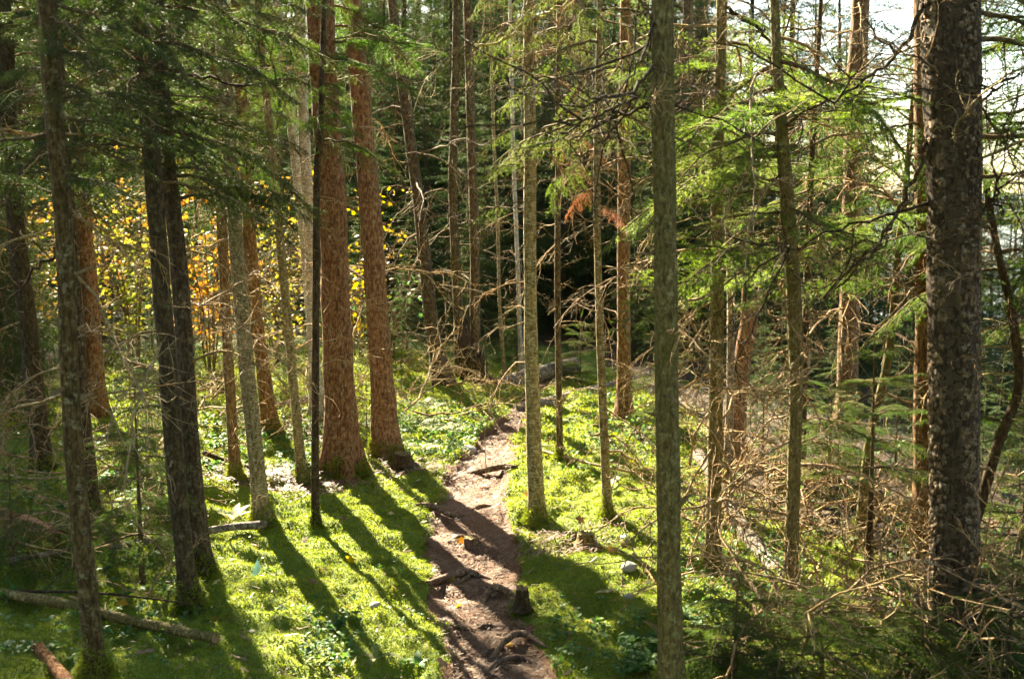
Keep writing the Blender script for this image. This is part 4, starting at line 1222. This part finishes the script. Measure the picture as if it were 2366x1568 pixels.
def lump_mesh(seed, squash=0.6, m=M_stone, rough=0.25, n=10):
    rs = RS(seed)
    th = np.linspace(0, 2 * math.pi, 14, endpoint=False); ph = np.linspace(0.02, math.pi - 0.02, n)
    V = []
    for p in ph:
        for a in th:
            d = np.array([math.sin(p) * math.cos(a), math.sin(p) * math.sin(a), math.cos(p)])
            r = 1 + rough * float(fbm(np.array(d[0] * 1.5 + 5 + d[2]), np.array(d[1] * 1.5 + seed + d[2]), seed, 3))
            V.append(d * r * np.array([1, 1, squash]))
    i = np.arange(n - 1)[:, None] * 14; j = np.arange(14)[None, :]; k = (j + 1) % 14
    return new_mesh("lump", np.array(V), [np.stack([i + j, i + 14 + j, i + 14 + k, i + k], -1).reshape(-1, 4)], [0], [m], True)

def stone(label, u, v, w, seed):
    p = G(u, v); r = w / FV * p[1] * 0.5
    o = obj("stone", lump_mesh(seed), None, (p[0], p[1], p[2] + r * 0.25), (0, 0, seed), r)
    tag(o, label, "stone", "stones on the moss")
stone("pale stone on the moss left of the lower path", 866, 1404, 28, 1)
stone("pale rounded stone on the right moss near the olive trunk", 1452, 1384, 24, 2)
stone("flat pale stone in the shadow on the bright right moss", 1452, 1318, 40, 3)
stone("small stone at the sunlit left edge of the upper path", 1038, 1152, 18, 4)
stone("half-buried dark stone in the path at its bend", 1082, 1046, 40, 5)
stone("tiny stone in the middle of the sunlit path", 1136, 1322, 14, 6)

def stump(label, u, v, w, h, m, mossy=0.0, seed=0, top=None):
    p = G(u, v); p[2] += 0.012; r = w / FV * p[1] * 0.5; hh = h / FV * p[1]
    t = thing("stump", label, "stump", p)
    rs = RS(seed + 70); sides = 16
    th = np.linspace(0, 6.283, sides, endpoint=False)
    zs = [-0.05, 0, 0.15, 0.4, 0.7, 0.9, 1.0]; rr = [1.7, 1.6, 1.25, 1.05, 0.98, 0.95, 0.92]
    V = []
    jag = rs.rand(sides) * 0.25
    for z, q in zip(zs, rr):
        for k, a in enumerate(th):
            f = q * (1 + 0.12 * math.cos(4 * a + seed) * (1.2 - z) + 0.05 * rs.randn())
            V.append((r * f * math.cos(a), r * f * math.sin(a), hh * z * (1 + (jag[k] if z > 0.95 else 0))))
    n = len(zs)
    i = np.arange(n - 1)[:, None] * sides; j = np.arange(sides)[None, :]; k = (j + 1) % sides
    obj("stump_side", new_mesh("stump", np.array(V), [np.stack([i + j, i + k, i + sides + k, i + sides + j], -1).reshape(-1, 4)], [0], [m], True), t)
    e = (n - 1) * sides
    Vt = np.vstack([np.array(V)[e:], [[0, 0, hh * 0.93]]])
    obj("stump_top", new_mesh("stump_top", Vt, [np.stack([np.arange(sides), (np.arange(sides) + 1) % sides, np.full(sides, sides)], 1)], [0], [top or M_end]), t)
    return t
stump("little cut stump at the right edge of the lower path", 1206, 1412, 32, 46, M_dark, seed=1)
stump("low mossy rotten stump on the bright moss right of the path", 1352, 1262, 40, 24, M_olive, seed=2, top=M_olive)
stump("moss-capped root knob in the middle of the path", 1088, 1272, 40, 26, M_root, seed=3, top=M_olive)
stump("dark mossy stub at the foot of the second red-brown trunk", 930, 1078, 44, 24, M_dark, seed=4, top=M_olive)

# ------------------------------------------------------------------ maple bushes
def maple_leaf():
    a = np.array([90, 118, 140, 165, 200, 235, 270, 305, 340, 375, 400, 422]) * math.pi / 180
    r = np.array([1.0, 0.45, 0.85, 0.45, 0.62, 0.35, 0.12, 0.35, 0.62, 0.45, 0.85, 0.45])
    V = np.stack([r * np.cos(a), r * np.sin(a), -0.12 * r * r], 1)
    V = np.vstack([[0, 0, 0], V])
    n = len(a)
    return V, np.stack([np.zeros(n, int), 1 + np.arange(n), 1 + (np.arange(n) + 1) % n], 1)
LV, LF = maple_leaf()

def leaf_cloud(g, centres, size, rs, slot, face=None):
    n = len(centres)
    Vs = []
    for c in centres:
        q = Euler((rs.randn() * 0.6, rs.randn() * 0.6, rs.rand() * 6.28)).to_matrix()
        Vs.append((LV * size * (0.6 + 0.7 * rs.rand())) @ np.array(q).T + c)
    V = np.concatenate(Vs)
    Fa = (LF[None] + (np.arange(n) * len(LV))[:, None, None]).reshape(-1, 3)
    g.add(V, Fa, slot)

def maple(label, u, v, depth, height, spread, nleaf, seed, m, zmin=0.1, group="maple bushes"):
    p = P(u, v, depth); p[2] = gz(p[0], p[1])
    t = thing("maple_bush", label, "bush", p, 0, group)
    rs = RS(seed); gs, gl = Geo(), Geo()
    tips = []
    for k in range(7):
        a = rs.rand() * 6.28; l = height * (0.7 + 0.4 * rs.rand()); sp = spread * (0.3 + 0.8 * rs.rand())
        pts = np.array([[0.05 * math.cos(a), 0.05 * math.sin(a), -0.05], [sp * 0.25 * math.cos(a), sp * 0.25 * math.sin(a), l * 0.45], [sp * 0.75 * math.cos(a), sp * 0.75 * math.sin(a), l * 0.85], [sp * math.cos(a), sp * math.sin(a), l]])
        S = spline(pts, 16); add_tube(gs, S, np.linspace(0.012, 0.003, 16), 5, 0)
        for j in range(3, 16):
            for _ in range(2):
                e = S[j] + np.array([rs.randn() * 0.25, rs.randn() * 0.25, rs.randn() * 0.08]) * spread
                add_tube(gs, [S[j], (S[j] + e) / 2 + [0, 0, 0.03], e], [0.004, 0.003, 0.0015], 3, 0, cap=False)
                tips.append((S[j], e))
    C = []
    for k in range(nleaf):
        a, e = tips[rs.randint(len(tips))]
        f = 0.4 + 0.65 * rs.rand()
        c = a + (e - a) * f + rs.randn(3) * np.array([0.05, 0.05, 0.03])
        if c[2] > zmin: C.append(c)
    leaf_cloud(gl, C, 0.04, rs, 0)
    obj("stems", gs.mesh("stems", [M_stem]), t)
    obj("foliage", gl.mesh("foliage", [m]), t)
maple("yellow-green maple bush lit from behind beside the thick red-brown trunk", 655, 960, 13.0, 2.1, 1.0, 950, 1, M_maple_g)
maple("golden maple bush glowing between the dark pair and the white-flecked trunk", 490, 960, 12.6, 2.1, 1.1, 1000, 2, M_maple)
maple("golden-green maple bush left of the dark pair of trunks", 320, 980, 13.2, 2.3, 1.2, 1100, 3, M_maple_g)
maple("orange maple bush glowing deep among the trunks at far left", 215, 980, 13.8, 2.5, 1.3, 1000, 4, M_maple)
maple("orange maple sprig showing between the two red-brown trunks", 830, 960, 13.4, 2.0, 0.7, 400, 5, M_maple)
maple("dim orange maple bush at the left edge behind the dark trunks", 60, 1000, 13.0, 2.3, 1.1, 700, 6, M_maple)
maple("low green bush behind the second red-brown trunk", 900, 940, 13.6, 1.0, 0.6, 260, 7, M_cover)

# ------------------------------------------------------------------ young firs close by
def sapling(name, label, u, v, depth, height, R, seed, meshes, whorls=7, group=None, bare=0.15, per=5, tilt=0.05):
    p = P(u, v, depth); p[2] = gz(p[0], p[1])
    t = thing(name, label, "sapling", p, 0, group)
    rs = RS(seed)
    obj("trunk", trunk_geo(height, 0.006 + 0.008 * height, seed, sides=7, wob=0.02, flare=0.3).mesh("trunk", [M_stem], True), t)
    for w in range(whorls):
        f = bare + (0.97 - bare) * (w + 0.3 * rs.rand()) / whorls
        l = R * (1 - f) ** 0.7 * (0.8 + 0.3 * rs.rand()) + 0.08
        a0 = rs.rand() * 6.28
        for k in range(per):
            put_bough(meshes[rs.randint(len(meshes))], t, (0, 0, f * height), (0.15 * rs.randn(), tilt + 0.12 * rs.randn() - 0.3 * f, a0 + 6.28 * k / per + 0.3 * rs.randn()), l * (0.75 + 0.4 * rs.rand()))
    put_bough(meshes[0], t, (0, 0, height * 0.93), (0, -1.45, 0), 0.16, "leader")
    return t
sapling("fir_sapling", "young fir with flat tiers of boughs before the right twig tangle", 2005, 1400, 6.1, 1.35, 0.62, 501, near_mesh, 5, bare=0.42, per=5)
sapling("fir_sapling", "dark young fir at the bottom edge right of the olive trunk", 1700, 1600, 4.7, 0.42, 0.48, 502, near_mesh, 5, bare=0.1)
sapling("fir_sapling", "dark young fir at the bottom edge below the fallen branches", 1890, 1640, 4.6, 0.45, 0.5, 503, near_mesh, 5, bare=0.1)
sapling("fir_sapling", "dark dense young fir hiding the foot of the thick scaly trunk", 2130, 1640, 4.7, 0.42, 0.5, 504, near_mesh, 6, bare=0.1)
sapling("fir_sapling", "dark young fir in the bottom right corner", 2330, 1620, 4.8, 0.55, 0.5, 505, near_mesh, 6, bare=0.1)
sapling("fir_sapling", "sunlit young fir right of the thick scaly trunk", 2345, 1430, 6.0, 1.15, 0.5, 506, near_mesh_y, 7)
sapling("fir_sapling", "small bright fir under the dark pair of trunks on the left", 330, 1330, 5.6, 1.05, 0.5, 507, near_mesh, 6, bare=0.25)
sapling("fir_sapling", "small fir growing in the shade at the left edge", 40, 1380, 5.6, 0.55, 0.4, 508, near_mesh, 5)
sapling("fir_sapling", "tiny bright fir between the two red-brown trunks", 848, 960, 9.6, 0.35, 0.2, 509, near_mesh_y, 4)
sapling("fir_sapling", "little fir in the dim undergrowth behind the large fallen log", 1190, 900, 14.2, 0.9, 0.5, 510, near_mesh, 6)
sapling("fir_sapling", "shaded little fir left of the cut log's far end", 1340, 930, 13.0, 0.8, 0.5, 511, near_mesh, 6)
sapling("fir_sapling", "young fir in the shade below the leaning thin trunk", 1905, 1330, 7.4, 0.9, 0.55, 512, near_mesh, 6)
sapling("fir_sapling", "young fir in the shade left of the broken red-brown snag", 1560, 1090, 9.6, 0.9, 0.5, 513, near_mesh, 6)

# ------------------------------------------------------------------ ferns and broad-leaved plants
def fern(label, u, v, size, seed, m=M_fern, n=6, group="ferns by the upper path"):
    p = G(u, v); rs = RS(seed); g = Geo()
    for k in range(n):
        a = 6.28 * (k + 0.6 * rs.rand()) / n
        l = size * (0.7 + 0.5 * rs.rand()); m0 = 12
        tt = np.linspace(0, 1, m0)
        ax = np.stack([l * tt * 0.85, 0 * tt, l * (0.75 * tt - 0.55 * tt * tt)], 1)
        V, Fc = [], []
        for j in range(1, m0):
            pl = 0.30 * l * math.sin(math.pi * min(1, 0.15 + tt[j] * 0.85)) ** 0.8
            for s in (-1, 1):
                b = ax[j]; w = 0.045 * l
                i0 = len(V)
                V += [b + [-w / 2, 0, 0], b + [w / 2, 0, 0], b + [w * 0.9, s * pl * 0.6, -0.02 * l], b + [w * 0.7, s * pl, -0.05 * l]]
                Fc += [(i0, i0 + 1, i0 + 2), (i0, i0 + 2, i0 + 3)]
        M = rotm(a, -0.15 * rs.rand())
        g.add(np.array(V) @ M.T, Fc, 0)
        g2 = Geo(); add_tube(g2, ax, np.linspace(0.003, 0.001, m0), 3, 0, cap=False); g.merge(g2, M)
    o = obj("fern", g.mesh("fern", [m]), None, p)
    tag(o, label, "fern", group)
fern("pale fern at the top of the sunlit bank left of the path", 1005, 1000, 0.30, 1)
fern("fern left of its pale neighbour on the sunlit bank", 965, 985, 0.28, 2)
fern("fern nearest the whitish log on the sunlit bank", 985, 950, 0.26, 3)
fern("green fern at the moss edge between the red-brown trunks", 850, 990, 0.26, 4, M_cover)
fern("fern on the sunlit bank right beside the path's bend", 1045, 1000, 0.24, 5)
fern("fern lowest on the sunlit bank right of the second red-brown trunk", 975, 1045, 0.22, 6)

def broad_leaf(l, w, bend, n=6):
    t = np.linspace(0, 1, n)
    ww = w * np.sin(math.pi * (0.06 + 0.94 * t) ** 0.8) * 0.5
    x = l * t; z = l * (0.55 * t - bend * t * t)
    V = np.concatenate([np.stack([x, -ww, z + 0.15 * ww], 1), np.stack([x, 0 * t, z], 1), np.stack([x, ww, z + 0.15 * ww], 1)])
    Fq = []
    for j in range(n - 1):
        Fq += [(j, j + 1, n + j + 1, n + j), (n + j, n + j + 1, 2 * n + j + 1, 2 * n + j)]
    return V, np.array(Fq)

def rosette(name, label, u, v, nl, l, w, m, seed, bend=0.5, cat="plant", group=None):
    p = G(u, v); rs = RS(seed)
    t = thing(name, label, cat, p, rs.rand() * 6, group)
    for k in range(nl):
        V, Fq = broad_leaf(l * (0.75 + 0.4 * rs.rand()), w, bend * (0.7 + 0.6 * rs.rand()))
        mm = m[rs.randint(len(m))] if isinstance(m, (list, tuple)) else m
        obj("leaf", new_mesh("leaf", V, [Fq], [0], [mm], True), t, (0, 0, 0.01), (0, -0.35 * rs.rand(), 6.28 * (k + 0.5 * rs.rand()) / nl))
    return t
rosette("broad_leaved_plant", "yellowing broad-leaved plant glowing on the moss left of the white-flecked trunk", 535, 1205, 6, 0.15, 0.05, [M_pale, M_fern, M_pale], 1, 0.3)
rosette("broad_leaved_plant", "pale strap-leaved plant on the moss at the bottom edge", 868, 1535, 4, 0.15, 0.035, [M_pale, M_fern], 2, 0.75)
rosette("broad_leaved_plant", "green broad-leaved plant near the bright moss under the curly-twigged pole", 1402, 1130, 4, 0.2, 0.06, [M_fern], 3, 0.4)
rosette("broad_leaved_plant", "pale-leaved plant on the lower right moss left of the olive trunk", 1400, 1375, 4, 0.07, 0.035, [M_pale], 4, 0.5)
rosette("broad_leaved_plant", "bluish green rosette at the bottom left of the path", 965, 1545, 5, 0.08, 0.035, [M_cover], 5, 0.5)
# a single big fallen leaf on the left moss
p = G(586, 1352)
V, Fq = broad_leaf(0.085, 0.06, 0.45)
o = obj("fallen_leaf", new_mesh("leaf", V, [Fq], [0], [M_blue], True), None, (p[0], p[1], p[2] + 0.05), (1.25, -1.1, 1.4))
tag(o, "single big bluish leaf standing on the shaded left moss", "leaf")
rs = RS(61)
for k in range(60):
    for _ in range(20):
        u = 250 + 1350 * rs.rand(); v = 1020 + 540 * rs.rand()
        q = G(u, v)
        if q[1] < 12: break
    sc = 0.022 + 0.02 * rs.rand()
    me = new_mesh("leaf", LV * sc * 1.3, [LF], [0], [(M_maple, M_pale, M_litter, M_maple)[k % 4]])
    tag(obj("fallen_leaf", me, None, (q[0], q[1], q[2] + 0.035), (0.5 * rs.randn(), 0.5 * rs.randn(), rs.rand() * 6)), "small fallen leaf lying on the moss or path", "leaf", "fallen leaves on the forest floor")

# ------------------------------------------------------------------ moss, ground cover, litter
def moss():
    rs = RS(7)
    parts = []
    for (x0, x1, y0, y1, dens, hgt, wid) in ((-2.9, 2.6, 3.9, 6.6, 16000, 0.0105, 0.0022), (-3.6, 3.2, 6.6, 9.0, 9500, 0.0125, 0.0030), (-5.0, 3.4, 9.0, 14.0, 2600, 0.022, 0.0065), (-3.6, -2.9, 3.9, 6.6, 4500, 0.016, 0.0035), (2.2, 3.4, 4.4, 6.6, 3500, 0.016, 0.0035)):
        n = int((x1 - x0) * (y1 - y0) * dens)  # tufts in this stretch
        x = x0 + (x1 - x0) * rs.rand(n); y = y0 + (y1 - y0) * rs.rand(n)
        inview = np.abs(x) < y * 0.47 + 0.2
        pm = path_mask(x, y); mm = mossy(x, y)
        bare = fbm(x * 1.3, y * 1.3, 55, 3)
        clump = fbm(x * 9, y * 9, 57, 2)
        k = inview & (rs.rand(n) > pm * 1.15) & (rs.rand(n) < mm * 1.3) & (bare + 0.25 * clump > -0.75)
        x, y, c = x[k], y[k], clump[k]
        n = len(x)
        z = H(x, y)
        h = hgt * (0.6 + 0.7 * rs.rand(n)) * (1 + 0.8 * c)
        a = rs.rand(n) * 6.283; ln = rs.rand(n) * 1.6 + 0.6
        tip = np.stack([x + np.cos(a) * h * ln, y + np.sin(a) * h * ln, z + h], 1)
        b = a + 1.57 + rs.randn(n) * 0.5
        sx, sy = np.cos(b) * wid * (0.7 + 0.8 * rs.rand(n)), np.sin(b) * wid
        mid = np.stack([x + np.cos(a) * h * ln * 0.35, y + np.sin(a) * h * ln * 0.35, z + h * 0.55], 1)
        s = np.stack([sx, sy, 0 * sx], 1)
        bot = np.stack([x, y, z - 0.006], 1)
        parts.append(np.stack([bot, mid - s, tip, mid + s], 1).reshape(-1, 3))
    # moss creeping up the feet of the trunks
    for key, t in T.items():
        if t["base"][1] > 9.5 or key in ("R9", "R10"): continue
        n = int(2600 * (t["r"] / 0.06) ** 1.2)
        th = rs.rand(n) * 6.283; hz = 0.13 * rs.rand(n) ** 2.2 * (0.5 + vnoise(np.cos(th) * 1.5 + 4, np.sin(th) * 1.5 + t["seed"] * 0.1, 3))
        rr = t["r"] * (1 + 0.45 * np.exp(-hz / (t["r"] * 2.2)) * 1.1) + 0.03 * rs.rand(n) * np.exp(-hz / 0.03)
        nx_, ny_ = np.cos(th), np.sin(th)
        q = np.stack([t["base"][0] + nx_ * rr, t["base"][1] + ny_ * rr, t["base"][2] + hz], 1)
        out = np.stack([nx_ + 0.5 * rs.randn(n), ny_ + 0.5 * rs.randn(n), 0.7 + 0.4 * rs.randn(n)], 1) * (0.008 + 0.010 * rs.rand(n))[:, None]
        sd = np.stack([-ny_, nx_, 0.5 * rs.randn(n)], 1) * 0.0026
        parts.append(np.stack([q - out * 0.3, q + out * 0.4 - sd, q + out, q + out * 0.4 + sd], 1).reshape(-1, 3))
    V = np.concatenate(parts)
    Fq = np.arange(len(V)).reshape(-1, 4)
    o = obj("moss", new_mesh("moss", V, [Fq], [0], [M_moss]))
    tag(o, "bright green feathery moss carpeting the forest floor", "moss", kind="stuff")
    return len(V) // 4
print("MOSS", moss())

def cover():
    rs = RS(17); g = Geo()
    Vl, Fl = broad_leaf(1.0, 0.55, 0.6, 4)
    spots = []
    def put(n, u0, u1, v0, v1, s0, s1):
        q = G_many(u0 + (u1 - u0) * rs.rand(n), v0 + (v1 - v0) * rs.rand(n))
        q = q[path_mask(q[:, 0], q[:, 1]) < 0.3]
        for p in q: spots.append((p, s0 + (s1 - s0) * rs.rand()))
    put(420, 905, 1170, 935, 1060, 0.03, 0.055)
    put(90, 1260, 1560, 1390, 1570, 0.022, 0.045)
    put(160, 1440, 1560, 1490, 1570, 0.025, 0.05)
    put(40, 420, 1010, 1130, 1560, 0.018, 0.036)
    put(60, 700, 830, 1430, 1560, 0.02, 0.045)
    put(120, 0, 420, 1150, 1560, 0.025, 0.05)
    put(80, 1210, 1520, 1000, 1110, 0.025, 0.05)
    put(240, 1560, 1860, 1280, 1480, 0.02, 0.045)
    put(260, 440, 760, 960, 1100, 0.03, 0.055)
    put(120, 1350, 1500, 930, 1050, 0.03, 0.06)
    put(260, 2050, 2365, 1150, 1560, 0.03, 0.06)
    put(200, 1560, 2120, 1000, 1300, 0.03, 0.07)
    put(200, 0, 420, 1000, 1200, 0.03, 0.06)
    for p, s in spots:
        n = rs.randint(3, 7); a0 = rs.rand() * 6
        for k in range(n):
            M = rotm(a0 + 6.28 * k / n + 0.2 * rs.randn(), -0.2 + 0.4 * rs.randn(), 0.3 * rs.randn()) * s * (0.7 + 0.5 * rs.rand())
            g.add(Vl @ M.T + p + [0, 0, 0.03 + 0.02 * rs.rand()], Fl, 0)
    tag(obj("ground_cover", g.mesh("ground_cover", [M_cover], True)), "small glossy leaves of ground plants in the moss", "ground cover", kind="stuff")
cover()

def litter():
    rs = RS(27); g = Geo()
    n = 15000
    y = 4.4 + 8 * rs.rand(n) ** 1.5
    x = path_x(y) + (rs.rand(n) * 2 - 1) * (path_w(y) * 1.1)
    z = H(x, y) + 0.022
    a = rs.rand(n) * 6.283
    l = 0.008 + 0.03 * rs.rand(n) ** 2.5; w = 0.0012 + 0.0022 * rs.rand(n)
    up = rs.randn(n) * 0.25
    d = np.stack([np.cos(a), np.sin(a), up], 1) * l[:, None]
    s = np.stack([-np.sin(a), np.cos(a), 0 * a], 1) * w[:, None]
    c = np.stack([x, y, z], 1)
    V = np.stack([c - d - s, c + d - s, c + d + s, c - d + s], 1).reshape(-1, 3)
    g.add(V, np.arange(len(V)).reshape(-1, 4), 0)
    # bare litter under the trunks on the left
    n = 5000
    px_ = np.array([G(660, 1112), G(600, 1115), G(740, 1108), G(960, 1085), G(1290, 1255), G(700, 1000)])
    k = rs.randint(len(px_), size=n)
    x = px_[k, 0] + rs.randn(n) * 0.22; y = px_[k, 1] + rs.randn(n) * 0.16
    z = H(x, y) + 0.02 + 0.02 * rs.rand(n)
    a = rs.rand(n) * 6.283; l = 0.008 + 0.03 * rs.rand(n) ** 2
    d = np.stack([np.cos(a), np.sin(a), rs.randn(n) * 0.3], 1) * l[:, None]
    s = np.stack([-np.sin(a), np.cos(a), 0 * a], 1) * 0.003
    c = np.stack([x, y, z], 1)
    V = np.stack([c - d - s, c + d - s, c + d + s, c - d + s], 1).reshape(-1, 3)
    g.add(V, np.arange(len(V)).reshape(-1, 4), 0)
    # bits of bark, cones and twigs over moss and path
    n = 5200
    y = 4.5 + 7.5 * rs.rand(n) ** 1.3; x = (rs.rand(n) * 2 - 1) * (0.42 * y)
    k = (fbm(x * 1.1, y * 1.1, 95, 3) + 0.35 * rs.randn(n) > 0.12) & (x < 2.2)
    x, y = x[k], y[k]; n = len(x)
    z = H(x, y) + 0.020 + 0.012 * rs.rand(n)
    a = rs.rand(n) * 6.283; l = 0.006 + 0.035 * rs.rand(n) ** 3; w = 0.0015 + 0.006 * rs.rand(n) ** 3
    d = np.stack([np.cos(a), np.sin(a), rs.randn(n) * 0.2], 1) * l[:, None]
    s = np.stack([-np.sin(a), np.cos(a), rs.randn(n) * 0.3], 1) * w[:, None]
    c = np.stack([x, y, z], 1)
    V = np.stack([c - d - s, c + d - s, c + d + s, c - d + s], 1).reshape(-1, 3)
    g.add(V, np.arange(len(V)).reshape(-1, 4), 0)
    tag(obj("needle_litter", g.mesh("needle_litter", [M_litter])), "brown fallen needles and twig bits strewn on the path", "litter", kind="stuff")
litter()
